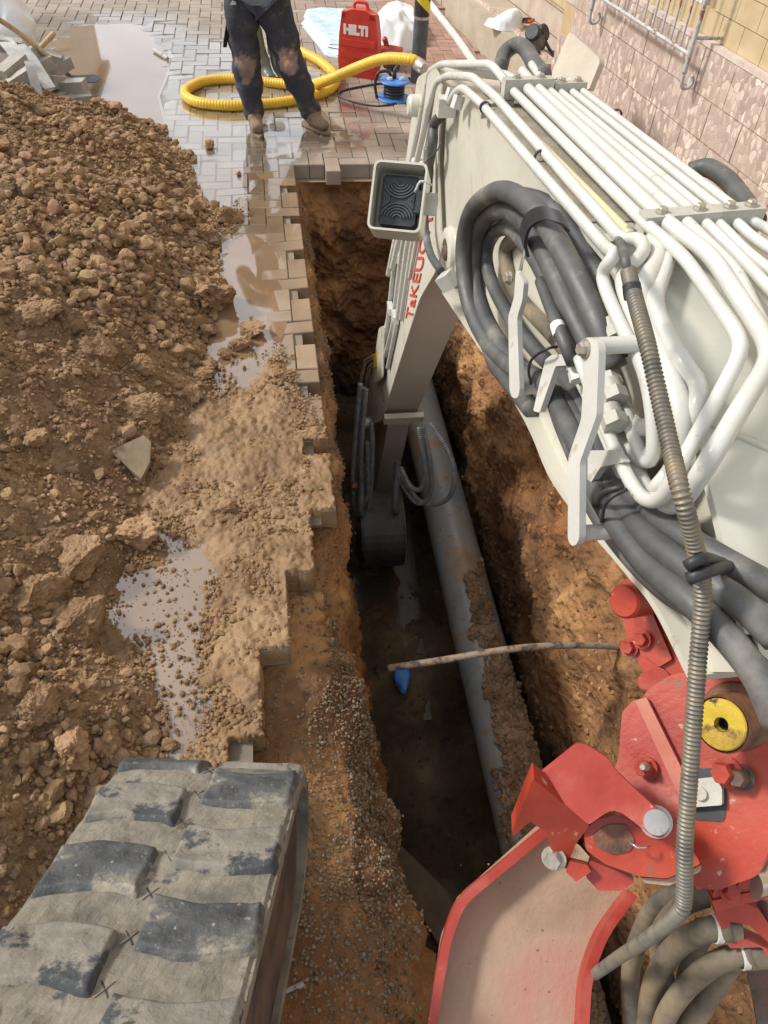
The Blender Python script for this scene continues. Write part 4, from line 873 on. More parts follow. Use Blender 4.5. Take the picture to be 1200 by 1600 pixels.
lb = ringprism('lamp_body', rrect(.052, .068, .014), rrect(.049, .065, .012), -hd+.01, .012, M['black'], wl, floor=.008)
def fin(pts): tube('cooling_fin', [lc+lr*a+lu*b+ln*.012 for a, b in pts], .0019, M['darksteel'], lb, n=8, step=.006)
for k in range(5):
    r_ = .012+.008*k
    fin([(r_*1.05*math.cos(a), -.056+r_*.95*math.sin(a)+.006) for a in np.linspace(.15, math.pi-.15, 9)])
    fin([(r_*1.05*math.cos(a), .056-r_*.95*math.sin(a)-.006) for a in np.linspace(.15, math.pi-.15, 9)])
for s1 in (-1, 1):
    for k in range(3): fin([(s1*(.046-.0*k), .02-.007*k), (s1*(.028+.006*k), .004-.001*k), (s1*(.028+.006*k), -.004+.001*k), (s1*.046, -.02+.007*k)])
box('lamp_mount', lc+lr*.058+lu*-.005+ln*.012, lr*.007, lu*.03, ln*.025, M['black'], wl, .002)
tube('lamp_cable', [lc+lr*.045+lu*.02+ln*.03, lc+lr*.06+lu*.045+ln*.05, lc+lr*.09+lu*.04+ln*.04], .0035, M['tube'], wl, n=8)
box('mount_plate', lc+lr*.088+lu*-.0+ln*-.0, lr*.018, lu*.03, ln*.003, M['clamp'], wl, .001)
tube('lamp_wire', [lc+lr*.07+lu*.06, lc+lr*.06+lu*.10+ln*.02, lc+lr*.085+lu*.13+ln*.02, lc+lr*.10+lu*.17], .002, M['black'], wl, n=6)
box('valve_block', XP(697, 166, .535), np.array([.026, 0, 0]), np.array([0, .02, 0]), np.array([0, 0, .026]), M['tube'], ex_, .003)
tube('hydraulic_hose', [XP(690, 180, .53), XP(678, 195, .525), XP(676, 225, .52), XP(670, 260, .52), XP(668, 300, .515)], .016, HS, ex_)
# small fittings at the knuckle top
for (px, py, x_, r_) in ((700, 158, .535, .014), (712, 170, .53, .017), (690, 178, .53, .015), (668, 265, .52, .014), (676, 205, .525, .012)):
    c = XP(px, py, x_); cyl('tube_fitting', c, (.3, .2, 1), r_, .035, M['tube'], ex_, n=6, bevel=.001)

# ---- red swing bracket
RD = M['red']
pA = Plane(DP(1040, 980, 1.30), (-.75, -.35, .55))
swing = plate('swing_bracket', [(1000, 1100), (1010, 1078), (1050, 1053), (1110, 1047), (1150, 1050), (1180, 1085), (1196, 1125), (1215, 1200), (1215, 1300), (1185, 1368), (1120, 1392), (1060, 1380), (1020, 1330), (1010, 1270), (985, 1200), (975, 1150), (985, 1115)], Plane(DP(1060, 1200, 1.20), (-.62, -.3, .72)), .035, RD, ex_, rad=12, bevel=.005)
swing['label'] = 'red swing bracket at the foot of the boom'
pB = Plane(DP(1060, 1200, 1.20), (-.62, -.3, .72))
plate('upper_lug', [(962, 935), (975, 905), (1000, 893), (1022, 898), (1062, 950), (1102, 1010), (1112, 1052), (1060, 1068), (1012, 1062), (985, 1010)], pA, .05, RD, swing, rad=10)
plate('lug_rib', [(1008, 905), (1022, 900), (1078, 1000), (1096, 1050), (1072, 1052), (1050, 1000)], pA, .012, M['redworn'], swing, rad=3, off=.014)
plate('keeper_plate', [(990, 965), (1005, 945), (1020, 960), (1050, 1030), (1030, 1042), (1000, 1020)], pA, .012, RD, swing, rad=3, off=.010)
plate('lower_ear', [(998, 1055), (1030, 1040), (1045, 1052), (1050, 1075), (1005, 1078), (996, 1070)], pA, .02, M['redworn'], swing, rad=6, off=.004)
axp = nrm(-cf*.64-cr*.75); c = DP(974, 940, 1.235); lathe('pin_head', [(0, 0), (.024, 0), (.028, -.005), (.028, -.07)], c, axp, RD, swing)
bolt('bolt', pA.hit(1004, 999, .016), pA.n, .012, swing, M['red']); bolt('bolt', pA.hit(984, 1012, .004), pA.n, .012, swing, M['redworn'])
# rib from the plate to the front, and pinkish web
plate('side_web', [(972, 1112), (992, 1092), (1012, 1120), (1070, 1250), (1060, 1300), (1000, 1290), (952, 1222), (966, 1185)], pB, .02, M['redworn'], swing, rad=6, off=.006)
plate('web_rib', [(992, 1094), (1010, 1090), (1072, 1215), (1074, 1262), (1058, 1238)], pB, .012, mat('salmon_worn_paint', [(.36, .085, .05), (.43, .15, .1)], .45, scale=12, spots=[((.5, .07, .04), 20, .62, .06)]), swing, rad=3, off=.016)
# yellow bush
ax = nrm(-cf*.64-cr*.75+cu*.05); c = DP(1127, 1132, 1.07)-ax*.056; lathe('pivot_bush', [(.040, -.03), (.040, .052), (.038, .056)], c, ax, M['grease'], swing); 
lathe('yellow_face', [(.009, .046), (.010, .056), (.0335, .059), (.0345, .0585), (.036, .056)], c, ax, M['yellow'], swing); lathe('bush_bore', [(0, .03), (.009, .03), (.010, .057)], c, ax, M['black'], swing)
lathe('bush_seat', [(.0, .004), (.048, .004), (.052, 0)], pB.hit(1150, 1118, .001), pB.n, M['grease'], swing)
for (px, py, r_, m_) in ((1138, 1207, .017, M['red']), (1160, 1215, .014, M['rust']), (1012, 1200, .013, M['redworn']), (1100, 1120, .012, M['red'])): bolt('bolt', pB.hit(px, py, .01), nrm(pB.n+np.array([-.3, 0, 0])), r_, swing, m_, h=r_*1.9)
lathe('grease_nipple', [(0, .03), (.004, .03), (.007, .022), (.007, .01)], pB.hit(1012, 1198, .02), pB.n, M['bolt'], swing, n=12)
# silver link block in its slot
plate('slot_shadow_plate', [(1078, 1200), (1120, 1200), (1137, 1240), (1132, 1285), (1078, 1280)], pB, .002, M['black'], swing, rad=10, bevel=0, off=.002)  # thin black plate painted as the shade inside the slot
lk = plate('steel_link', [(1078, 1218), (1118, 1214), (1128, 1232), (1128, 1258), (1076, 1262)], pB, .02, M['clamp'], swing, rad=3, off=.018)
cyl('link_pin', pB.hit(1095, 1240, .018), pB.n, .0095, .006, M['bolt'], lk, bevel=.001)
# pinkish link arm gripping the blade arm
pC = Plane(DP(1025, 1284, 1.07), (-.35, -.42, .84))
la = plate('link_arm', [(833, 1215), (900, 1161), (916, 1163), (950, 1185), (966, 1208), (1042, 1279), (1046, 1297), (1035, 1310), (1021, 1308), (989, 1283), (971, 1270), (955, 1265), (941, 1274), (920, 1289)], pC, .045, M['redworn'], ex_, rad=5, bevel=.006)
cyl('link_pin', pC.hit(1025, 1284, 0), pC.n, .017, .007, M['steel'], la, bevel=.002); cyl('pin_washer', pC.hit(1025, 1284, -.045), -pC.n, .023, .004, M['steel'], la, bevel=.001)
pD = Plane(pC.hit(880, 1260), (-.25, -.93, .30))
fk = plate('fork_cheek', [(799, 1302), (833, 1217), (921, 1290), (899, 1320), (884, 1359), (860, 1325), (854, 1302), (829, 1283), (803, 1306)], pD, .03, RD, la, rad=3, bevel=.004)
bolt('bolt', DP(866, 1340, 1.16), nrm([-.5, -.6, .6]), .014, la, M['bolt'])
tube('cotter_pin', [DP(1015, 1322, 1.09), DP(998, 1325, 1.08), DP(984, 1316, 1.09)], .0018, M['steel'], la, n=6)
plate('inner_housing', [(912, 1300), (930, 1282), (965, 1272), (1020, 1300), (1060, 1290), (1095, 1350), (1042, 1373), (998, 1369), (945, 1350), (915, 1328)], pC, .05, RD, swing, rad=6, off=-.05)
plate('hollow_shade', [(928, 1302), (950, 1288), (978, 1288), (992, 1312), (985, 1330), (958, 1336), (930, 1322)], pC, .004, M['grease'], swing, rad=6, off=-.047, bevel=.001)  # flat dark plate painted in for the shaded cavity under the link
plate('housing_rim', [(1000, 1371), (1042, 1374), (1096, 1352), (1094, 1362), (1045, 1384), (1008, 1380)], pC, .05, M['redmud'], swing, rad=2, off=-.062, bevel=.002)
plate('lower_lug', [(922, 1344), (985, 1370), (992, 1378), (972, 1392), (935, 1392), (915, 1370)], pC, .06, M['redworn'], swing, rad=4, off=-.09)
plate('lower_lug', [(890, 1345), (918, 1352), (924, 1362), (900, 1378), (884, 1362)], pC, .03, RD, swing, rad=2, off=-.07, bevel=.002)

# flange curving to the right and clamps
pF = Plane(DP(1140, 1380, 1.18), (-.25, -.75, .6))
plate('edge_flange', [(1080, 1372), (1125, 1345), (1215, 1325), (1215, 1350), (1135, 1368), (1090, 1392)], pF, .03, RD, swing, rad=5)
cl_ = plate('tube_saddle', [(1150, 1352), (1172, 1358), (1178, 1395), (1165, 1402), (1125, 1420), (1112, 1400), (1120, 1385), (1148, 1388), (1156, 1380)], pF, .03, RD, swing, rad=4, bevel=.003)
plate('tube_saddle', [(1112, 1408), (1200, 1388), (1215, 1392), (1215, 1400), (1118, 1424)], pF, .03, M['red'], swing, rad=2, bevel=.002, off=.004)
plate('tube_saddle', [(1116, 1424), (1165, 1412), (1185, 1420), (1215, 1465), (1215, 1485), (1170, 1445), (1140, 1440), (1145, 1470), (1168, 1468), (1215, 1490), (1215, 1530), (1190, 1480), (1140, 1482), (1135, 1470)], pF, .03, M['redworn'], swing, rad=4, bevel=.003, off=.002)
bolt('bolt', pF.hit(1140, 1395, .006), nrm([0, -.2, 1]), .012, swing, M['redworn'])
cyl('cylinder_end', pF.hit(1172, 1378, 0), nrm([1, .15, -.25]), .024, .10, M['steel'], swing); cyl('cylinder_end', pF.hit(1190, 1425, -.02), nrm([1, .15, -.25]), .022, .10, M['steel'], swing)
# hoses low on the right
for pts, r_ in (([(1145, 1452, 1.2), (1110, 1452, 1.22), (1068, 1470, 1.27), (1040, 1500, 1.32), (1018, 1550, 1.38), (1008, 1640, 1.42)], .019), ([(1180, 1490, 1.2), (1150, 1492, 1.22), (1110, 1510, 1.25), (1070, 1545, 1.3), (1040, 1590, 1.34), (1025, 1650, 1.36)], .018),
                ([(1130, 1390, 1.24), (1100, 1400, 1.27), (1060, 1420, 1.32), (1030, 1470, 1.38), (1045, 1560, 1.42), (1055, 1650, 1.42)], .018), ([(1100, 1450, 1.3), (1080, 1500, 1.36), (1072, 1570, 1.4), (1085, 1650, 1.4)], .019),
                ([(1140, 1505, 1.3), (1110, 1550, 1.34), (1075, 1610, 1.36), (1060, 1660, 1.36)], .02), ([(1080, 1395, 1.32), (1040, 1405, 1.36), (1010, 1440, 1.42), (985, 1520, 1.5), (990, 1640, 1.52)], .018)):
    tube('lower_hose', [DP(*q) for q in pts], r_, M['hose_mud'], ex_, n=18)
for q, d_ in (((1120, 1451, 1.212), (-1, 0)), ((1160, 1492, 1.212), (-1, .1)), ((1108, 1397, 1.262), (-1, .2))):
    c = DP(*q); dd = DP(q[0]+d_[0]*20, q[1]+d_[1]*20, q[2])-c; lathe('hose_ferrule', [(.0195, -.006), (.0215, -.005), (.0215, .005), (.0195, .006)], c, dd, M['tube'], ex_)
    lathe('crimp_collar', [(.0195, -.034), (.0225, -.032), (.0225, -.008), (.0195, -.006)], c, dd, M['hose_mud'], ex_)
plate('lower_steel_leg', [(1165, 1510), (1215, 1500), (1215, 1640), (1190, 1640), (1178, 1570)], Plane(DP(1190, 1560, 1.36), (-.4, -.5, .7)), .03, M['rust'], swing, rad=4)
# ---- blade arm: a channel with raised flanges
pG = Plane(DP(830, 1450, 1.55), (-.12, -.30, .94))
fl_ = plate('blade_arm', [(842, 1288), (905, 1320), (950, 1372), (985, 1392), (982, 1412), (940, 1460), (918, 1520), (905, 1700), (655, 1700), (672, 1560), (690, 1460), (715, 1402)], pG, .02, M['redmud'], ex_, rad=6)
fl_['label'] = 'red channel shaped blade arm with a dusty floor'
px_ = RNG.uniform(700, 900, 70); py_ = RNG.uniform(1340, 1600, 70); cpt = np.array([pG.hit(a, b) for a, b in zip(px_, py_) if a > 715+.0*b][:60])
scatter('crumbs_on_blade_arm', cpt, .0009+.003*RNG.uniform(0, 1, len(cpt))**3, 1, M['clod'], 140, label='few dry soil crumbs lying on the red blade arm', cat='soil')
def flange(name, line, hgt, th, m, off=0):
    P = [pG.hit(a, b) for a, b in rounded(line, 26, 6, closed=False)]; P = np.array(P); T_ = np.gradient(P, axis=0); T_ /= np.linalg.norm(T_, axis=1)[:, None]; S2 = np.cross(T_, pG.n)
    V = np.concatenate([P+pG.n*(-.02), P+S2*th-pG.n*.02, P+S2*th+pG.n*hgt, P+pG.n*hgt]); n_ = len(P); F = []
    for k in range(4):
        for i in range(n_-1): a, b = k*n_+i, ((k+1) % 4)*n_+i; F.append([a, a+1, b+1, b])
    F += [[0, n_, 2*n_, 3*n_], [n_-1, 2*n_-1, 3*n_-1, 4*n_-1]]; bm = bmesh.new(); bv = [bm.verts.new(tuple(v)) for v in V]
    for f in F: bm.faces.new([bv[i] for i in f])
    return from_bm(name, bm, m, fl_, False, .003, 2)
flange('left_flange', [(845, 1292), (712, 1402), (690, 1460), (672, 1560), (652, 1720)], .06, -.018, M['redworn'])
flange('right_flange', [(985, 1400), (940, 1460), (916, 1525), (905, 1720)], .055, .018, M['redworn'])

# ---- rubber track
TL, TR, BL, BR = DP(172, 1205, 1.70), DP(468, 1228, 1.70), DP(-70, 1650, 1.04), DP(430, 1650, 1.02)
tcx = nrm((TR-TL)+(BR-BL)); wid = np.linalg.norm(TR-TL)
fwd = nrm((TL+TR)/2-(BL+BR)/2); fwd = nrm(fwd-tcx*(fwd@tcx)); tn = np.cross(tcx, fwd); tn = tn if tn[2] > 0 else -tn
O = (TL+TR)/2; Rd = .17
# centre line path: straight run then wraps round the idler
path = []
for d in np.arange(-1.15, 0, .01): path.append((d, 0, 0))
for a in np.arange(0, math.pi, .05): path.append((Rd*math.sin(a), -Rd*(1-math.cos(a)), a))
for d in np.arange(0, 1.15, .02): path.append((-d, -2*Rd, math.pi))
e2 = path[-1]
PP = np.array([(p_[0], p_[1]) for p_ in path]); sl_ = np.r_[0, np.cumsum(np.hypot(*np.diff(PP, axis=0).T))]
def tpt(s, c_, h):
    u_ = np.interp(s, sl_, PP[:, 0]); v_ = np.interp(s, sl_, PP[:, 1]); a = np.interp(s, sl_, [p_[2] for p_ in path])
    base = O+fwd*u_+tn*v_; n_ = tn*math.cos(a)+fwd*math.sin(a); return base+tcx*c_*wid/2+n_*h
ns = len(sl_); nc = 81; cs = np.linspace(-1, 1, nc); V = []; hmap = {}
for i in range(0, ns):
    for c_ in cs:
        s0 = sl_[i]; e = .0 if abs(c_) < .97 else -.006
        V.append(tpt(s0, c_, e))
Vo = np.array(V); Vo = Vo+tn*(.004*fbm(Vo, 16, 5, 5, .6))[:, None]
Vi = np.array([tpt(sl_[i], c_, -.034) for i in range(ns) for c_ in cs]); V = np.concatenate([Vo, Vi]); F1 = gridF(ns, nc); F = F1.tolist()+(F1[:, ::-1]+ns*nc).tolist()
for i in range(ns-1):
    for j in (0, nc-1): a = i*nc+j; F.append([a, a+nc, a+nc+ns*nc, a+ns*nc])
track = mk('rubber_track', V, F, M['trackmud'], ex_, smooth=False); track['label'] = 'muddy rubber crawler track in the lower left corner'
pitch = .205; k = 0
s_end = 1.15+Rd*3.1+.3
def lug(s0, s1, c0, c1, h, m, jag):
    nu, nv = 26, 30; V = []
    for a in np.linspace(0, 1, nu):
        for b in np.linspace(0, 1, nv):
            c_ = c0+(c1-c0)*b; sk = jag*math.sin(b*3.1)*.018; s = s0+(s1-s0)*a+sk
            e_u = min(a, 1-a)*(s1-s0); e_v = min(b, 1-b)*abs(c1-c0)*wid/2; hh_ = h*min(1, (min(e_u, e_v)/.007))**.5 if min(e_u, e_v) > 0 else -.006
            V.append(tpt(s, c_, hh_))
    V = np.array(V); am = (np.array([[min(1, min(a, 1-a)*8, min(b, 1-b)*8) for b in np.linspace(0, 1, nv)] for a in np.linspace(0, 1, nu)])).reshape(-1, 1)
    V += tn*(.003*fbm(V, 24, 5, int(s0*91), .6))[:, None]*am-tn*(np.maximum(0, fbm(V, 9, 3, int(s0*31)+3)-.25)*.02)[:, None]*am+tcx*(.006*fbm(V, 11, 3, 12))[:, None]+fwd*(.006*fbm(V, 10, 3, 19))[:, None]
    return mk('track_lug', V, gridF(nu, nv), m, track, smooth=True)
s = -.06
kk = 0; LM = [M['track'], M['trackmix'], M['track'], M['trackmix']]
while s < s_end-.08:
    lug(s, s+.125, -.97, -.07, .017, LM[kk % 4], 1)
    lug(s+.09, s+.09+.125, .07, .98, .017, LM[(kk*3+1) % 4], -1)
    s += pitch; kk += 1
# centre cross marks between the lugs
for i in range(12):
    s0 = .06+i*pitch/2
    c = [tpt(s0+a*.03, b*.05, .002) for a, b in ((-.5, -1), (.5, 1))]; c2 = [tpt(s0+a*.03, b*.05, .002) for a, b in ((.5, -1), (-.5, 1))]
    tube('moulded_mark', c, .0012, M['trackmix'], track, kind='r', n=5); tube('moulded_mark', c2, .0012, M['black'], track, kind='r', n=5)
# idler wheel and side frame seen at the right edge
ic = O-tn*(Rd); cyl('idler_wheel', ic+tcx*(wid/2-.075), tcx, Rd-.05, .055, M['darksteel'], track, n=40)
fr = [O+fwd*a-tn*b+tcx*(wid/2-.012) for a, b in ((-1.1, .05), (-.03, .05), (.03, .09), (.04, .17), (.02, .25), (-.05, .30), (-1.1, .31))]
prism('track_frame', fr, -tcx*.05, mat('dark_rusty_frame', [(.035, .028, .024), (.085, .055, .04), (.12, .075, .05)], .75, scale=9, bump=.4), track, .006)
for d in (-.15, -.42, -.7, -.95): cyl('track_roller', O+fwd*d-tn*.33+tcx*(wid/2-.11), tcx, .055, .05, M['rust'], track)

# ================================================================= THE FAR SIDE OF THE HOLE
# person
def skin_mesh(name, J, E, m, parent, sub=2, attr=None, smooth=True):
    me = bpy.data.meshes.new(name); me.from_pydata([tuple(j[:3]) for j in J], E, []); o = bpy.data.objects.new(name, me); COL.objects.link(o)
    sk = o.modifiers.new('s', 'SKIN'); sv = me.skin_vertices[0].data
    for i, j in enumerate(J): sv[i].radius = (j[3], j[4] if len(j) > 4 else j[3])
    sv[0].use_root = True; sk.use_smooth_shade = True
    o.modifiers.new('u', 'SUBSURF').levels = sub
    dg = bpy.context.evaluated_depsgraph_get(); dg.update(); m2 = bpy.data.meshes.new_from_object(o.evaluated_get(dg))
    V = np.array([v.co[:] for v in m2.vertices]); F = [list(p.vertices) for p in m2.polygons]; bpy.data.objects.remove(o); bpy.data.meshes.remove(m2); bpy.data.meshes.remove(me)
    return V, F
Lf = ZP(400, 200, 0); Rf = ZP(500, 205, 0); Yp = (Lf[1]+Rf[1])/2
hipc = YP(402, -12, Yp+.03); hz_ = hipc[2]
def J3(px, py, yo, r, r2=None):
    p = YP(px, py, Yp+yo); return (*p, r, r2 or r)
per = thing('person', ((Lf[0]+Rf[0])/2, Yp, 0), 'person in mud stained navy trousers standing beyond the end of the trench', 'person')
# body: one continuous surface
kL = J3(384, 92, .0, .06); kR = J3(452, 95, .0, .06)
hL = J3(374, 5, .03, .085); hR = J3(424, 0, .03, .085)
pel = np.array([hipc[0], Yp+.04, hz_+.07])
aL = J3(396, 170, .05, .045); aR = J3(484, 168, .06, .045)
def seg(a, b, t_, r): p = np.array(a[:3])*(1-t_)+np.array(b[:3])*t_; return (*p, r, r)
J = [(*pel, .15, .11), hL, kL, seg(kL, aL, .35, .06), aL, hR, kR, seg(kR, aR, .35, .06), aR,
     (*(pel+[0, 0, .18]), .13, .10), (*(pel+[0, -.01, .40]), .17, .11), (*(pel+[0, 0, .52]), .07, .06), (*(pel+[0, -.02, .60]), .05, .05), (*(pel+[0, -.03, .70]), .085, .1), (*(pel+[0, -.02, .80]), .075, .09),
     (*(pel+[-.19, 0, .47]), .06, .06), (*(pel+[-.27, .02, .2]), .045, .045), (*(pel+[-.17, -.16, .26]), .033, .033), (*(pel+[-.09, -.2, .29]), .03, .022),
     (*(pel+[.19, 0, .47]), .06, .06), (*(pel+[.27, .02, .2]), .045, .045), (*(pel+[.17, -.16, .26]), .033, .033), (*(pel+[.09, -.2, .29]), .03, .022)]
E = [(0, 1), (1, 2), (2, 3), (3, 4), (0, 5), (5, 6), (6, 7), (7, 8), (0, 9), (9, 10), (10, 11), (11, 12), (12, 13), (13, 14), (10, 15), (15, 16), (16, 17), (17, 18), (10, 19), (19, 20), (20, 21), (21, 22)]
V, F = skin_mesh('b', J, E, None, None); mk('body', V, F, M['skin'], per)
def hand(side_, w_):
    for k, dxx in enumerate((-.024, -.008, .008, .024)):
        L_ = (.06, .072, .07, .055)[k]; V, F = tubeVF(catmull([w_+[dxx, 0, 0], w_+[dxx, -.012, -L_*.5], w_+[dxx, .0, -L_]], 5), np.linspace(.009, .006, 11), 8); mk('finger', V, F, M['skin'], per)
    V, F = tubeVF(catmull([w_+[-side_*.028, -.01, .03], w_+[-side_*.045, -.02, 0], w_+[-side_*.04, -.025, -.025]], 5), np.linspace(.011, .008, 11), 8); mk('thumb', V, F, M['skin'], per)
hand(-1, pel+[-.06, -.21, .30]); hand(1, pel+[.06, -.21, .30])
# trousers
def legJ(h, k_, a_, c):
    return [(*(np.array(h[:3])), .125, .12), seg(h, k_, .5, .118), (*k_[:3], .10, .098), seg(k_, a_, .35, .096), seg(k_, a_, .7, .084), (*a_[:3], .076, .076), (*(np.array(a_[:3])+[0, 0, -.09]), .072, .072)]
JL = legJ(hL, kL, aL, 0); JR = legJ(hR, kR, aR, 0); J = [(*pel, .165, .12)]+JL+JR; E = [(0, 1)]+[(i, i+1) for i in range(1, 7)]+[(0, 8)]+[(i, i+1) for i in range(8, 14)]
V, F = skin_mesh('t', J, E, None, None, sub=3); P = V+.0; wr = .016*fbm(P*np.array([1, 1, 1.9]), 8, 4, 6)
c0 = np.array([hipc[0], Yp+.04, 0]); nv_ = V-np.array([0, 0, 0]); ctr = np.where((V[:, :1] < hipc[0]), np.array(kL[:3]), np.array(kR[:3])); dd = V-ctr; dd[:, 2] = 0; dd /= np.linalg.norm(dd, axis=1)[:, None]+1e-6; V = V+dd*wr[:, None]
tint = np.ones((len(V), 3))
for kn, dz in ((kL, -.02), (kR, .0)):
    q = (V-np.array(kn[:3])-np.array([-.01, 0, dz]))/np.array([.055, 1, .105]); dd_ = np.hypot(q[:, 0]+.5*fbm(V, 16, 3, 4), q[:, 2]+.45*fbm(V, 11, 3, 3)); f_ = ss(1.05, .85, dd_)*(V[:, 1] < kn[1]+.02); tint = tint*(1-f_[:, None])+f_[:, None]*np.array([7., 4.7, 3.])
mk('trousers', V, F, M['navy'], per, attr=tint)
for kn, s1 in ((hL, -1), (hR, 1)):
    c = np.array(kn[:3])+np.array([s1*.095, -.0, -.16]); box('cargo_pocket', c, (.012, 0, 0), (0, .05, 0), (-s1*.02, 0, .075), M['navy'], per, .01)
Jj = [(*(pel+[0, 0, .04]), .175, .13), (*(pel+[0, 0, .2]), .165, .12), (*(pel+[0, -.01, .42]), .19, .13), (*(pel+[0, 0, .5]), .08, .075), (*(pel+[-.2, 0, .46]), .075, .075), (*(pel+[-.28, .02, .2]), .06, .06), (*(pel+[-.18, -.15, .26]), .048, .048), (*(pel+[.2, 0, .46]), .075, .075), (*(pel+[.28, .02, .2]), .06, .06), (*(pel+[.18, -.15, .26]), .048, .048), (*(pel+[0, 0, -.04]), .17, .125)]
V, F = skin_mesh('j', Jj, [(0, 1), (1, 2), (2, 3), (2, 4), (4, 5), (5, 6), (2, 7), (7, 8), (8, 9), (0, 10)], None, None); V = V+.008*fbm(V, 10, 3, 9)[:, None]*np.array([1, 1, 0]); mk('jacket', V, F, M['jacket'], per)
hc = pel+np.array([0, -.03, .76]); Vh, Fh_ = ico(3); Vh = Vh*np.array([.088, .105, .105])+hc+[0, .012, .025]; kfh = [f for f in Fh_.tolist() if Vh[f][:, 1].mean() > hc[1]-.045 and Vh[f][:, 2].mean() > hc[2]-.05]; mk('hair', Vh, kfh, M['hair'], per)
mk('nose', Vh*0+0 if False else ico(2)[0]*np.array([.014, .02, .022])+hc+[0, -.105, -.02], ico(2)[1].tolist(), M['skin'], per)
for s1 in (-1, 1):
    mk('ear', ico(2)[0]*np.array([.012, .02, .032])+hc+[s1*.082, .0, -.01], ico(2)[1].tolist(), M['skin'], per); mk('eye', ico(2)[0]*.011+hc+[s1*.032, -.088, .012], ico(2)[1].tolist(), M['black'], per)
mk('mouth', ico(2)[0]*np.array([.026, .01, .006])+hc+[0, -.092, -.055], ico(2)[1].tolist(), M['letter'], per)
def boot(name, ank, toe, parent, m, hgt=.12):
    ank = np.array(ank); toe = np.array(toe); a = np.array([ank[0], ank[1], .05]); d = nrm((toe-a)*[1, 1, 0]); L_ = .19
    J = [(*(a+[0, 0, hgt]), .058, .058), (*(a+[0, 0, .03]), .052, .055), (*(a-d*.05+[0, 0, -.005]), .042, .042), (*(a+d*.08+[0, 0, .0]), .047, .042), (*(a+d*L_*.93+[0, 0, -.008]), .045, .034)]
    V, F = skin_mesh('x', J, [(0, 1), (1, 2), (1, 3), (3, 4)], None, None); V[:, 2] = np.maximum(V[:, 2], .006); o = mk(name, V, F, m, parent)
    side_ = np.array([-d[1], d[0], 0]); out = [a+d*t_*1+side_*w_-[0, 0, a[2]-.0] for t_, w_ in ((-.06, -.03), (-.075, .0), (-.06, .03), (0, .036), (.10, .044), (.17, .038), (.215, .0), (.17, -.038), (.10, -.044), (0, -.036))]
    prism('sole', out, np.array([0, 0, .016]), M['boot'], o, .003); return o
boot('boot', aL[:3], ZP(402, 208, 0), per, M['boot'], .09); boot('boot', aR[:3], ZP(522, 214, 0), per, M['boot'], .09)
# rubber boots behind
for k, (px, py) in enumerate(((413, 120), (435, 118))):
    b_ = ZP(px, py, 0); t = thing('rubber_boot', b_, ('olive rubber boot behind the worker, the one with its shaft upright on the left' if k == 0 else 'olive rubber boot half hidden by the right leg of the worker'), 'boot', 'pair of rubber boots behind the worker')
    tx_ = -.06 if k == 0 else -.03; J = [(*(b_+[tx_, .0, .37]), .062, .066), (*(b_+[tx_*.6, .0, .22]), .058, .06), (*(b_+[0, 0, .08]), .052, .055), (*(b_+[.0, .04, .04]), .042, .042), (*(b_+[.035, -.09, .04]), .046, .042), (*(b_+[.06, -.17, .036]), .042, .034)]
    V, F = skin_mesh('w', J, [(0, 1), (1, 2), (2, 3), (2, 4), (4, 5)], None, None); V[:, 2] = np.maximum(V[:, 2], .004); mk('boot_shaft', V, F, M['welly'], t)
    lathe('boot_opening', [(0, .002), (.05, .002), (.066, .004), (.068, -.02), (.062, -.03)], b_+[tx_, 0, .405], (0, 0, 1), M['black'], t)

# yellow corrugated hose
def gp(px, py, z=.035): return ZP(px, py, z)
yh = [gp(655, 100, .42), gp(640, 93, .44), gp(600, 92, .40), gp(560, 105, .30), gp(515, 124, .18), gp(480, 133, .06), gp(430, 130), gp(370, 124), gp(325, 126), gp(296, 137), gp(290, 149), gp(310, 160), gp(360, 165), gp(410, 163), gp(455, 158), gp(490, 150), gp(518, 138), gp(524, 120), gp(505, 100), gp(480, 85), gp(450, 72), gp(420, 65)]
t = thing('suction_hose', gp(400, 140, 0), 'thick yellow ribbed hose looped on the paving around the worker', 'hose')
tube('hose_body', yh, .036, M['yhose'], t, corr=(.022, .0012), n=20)
c = gp(657, 103, .42); lathe('hose_end', [(.03, -.06), (.042, -.05), (.044, 0), (.04, .03), (.03, .06), (0, .06)], c, gp(675, 118, .42)-gp(650, 98, .42), M['steel'], t)

# red tool case, standing
cb = ZP(562, 119, 0); cxd = nrm([.93, -.37, 0]); cyd = nrm([.37, .93, 0]); up_ = np.array([0, 0, 1.])
t = thing('tool_case', cb, 'scuffed red plastic tool case standing upright on the paving', 'tool case')
cw, chh = .155, .47
pr = [(-cw, .0), (cw, 0), (cw+.01, .12), (cw, .30), (cw-.02, .43), (.07, .46), (.06, chh+.0), (-.06, chh), (-.08, .46), (-cw+.02, .44), (-cw, .30), (-cw-.01, .12)]
body = prism('case_shell', [cb+cxd*a+up_*(b+.005)-cyd*.06 for a, b in rounded(pr, .018)], cyd*.055, M['case'], t, .008)
prism('case_shell', [cb+cxd*a*.985+up_*(b*.985+.007)-cyd*.001 for a, b in rounded(pr, .018)], cyd*.055, M['case'], t, .008)
for z_ in (.09, .17, .25): box('case_ridge', cb+up_*z_-cyd*.063, cxd*.14, cyd*.006, up_*.022, M['case'], body, .004)
tube('case_handle', [cb+cxd*-.055+up_*.455-cyd*.0, cb+cxd*-.05+up_*.515, cb+cxd*.05+up_*.515, cb+cxd*.055+up_*.455], .013, M['case'], t, kind='r', rad=.03)
for s1 in (-.11, .11): box('latch', cb+cxd*s1+up_*.435-cyd*.03, cxd*.025, cyd*.03, up_*.02, M['case'], t, .004)
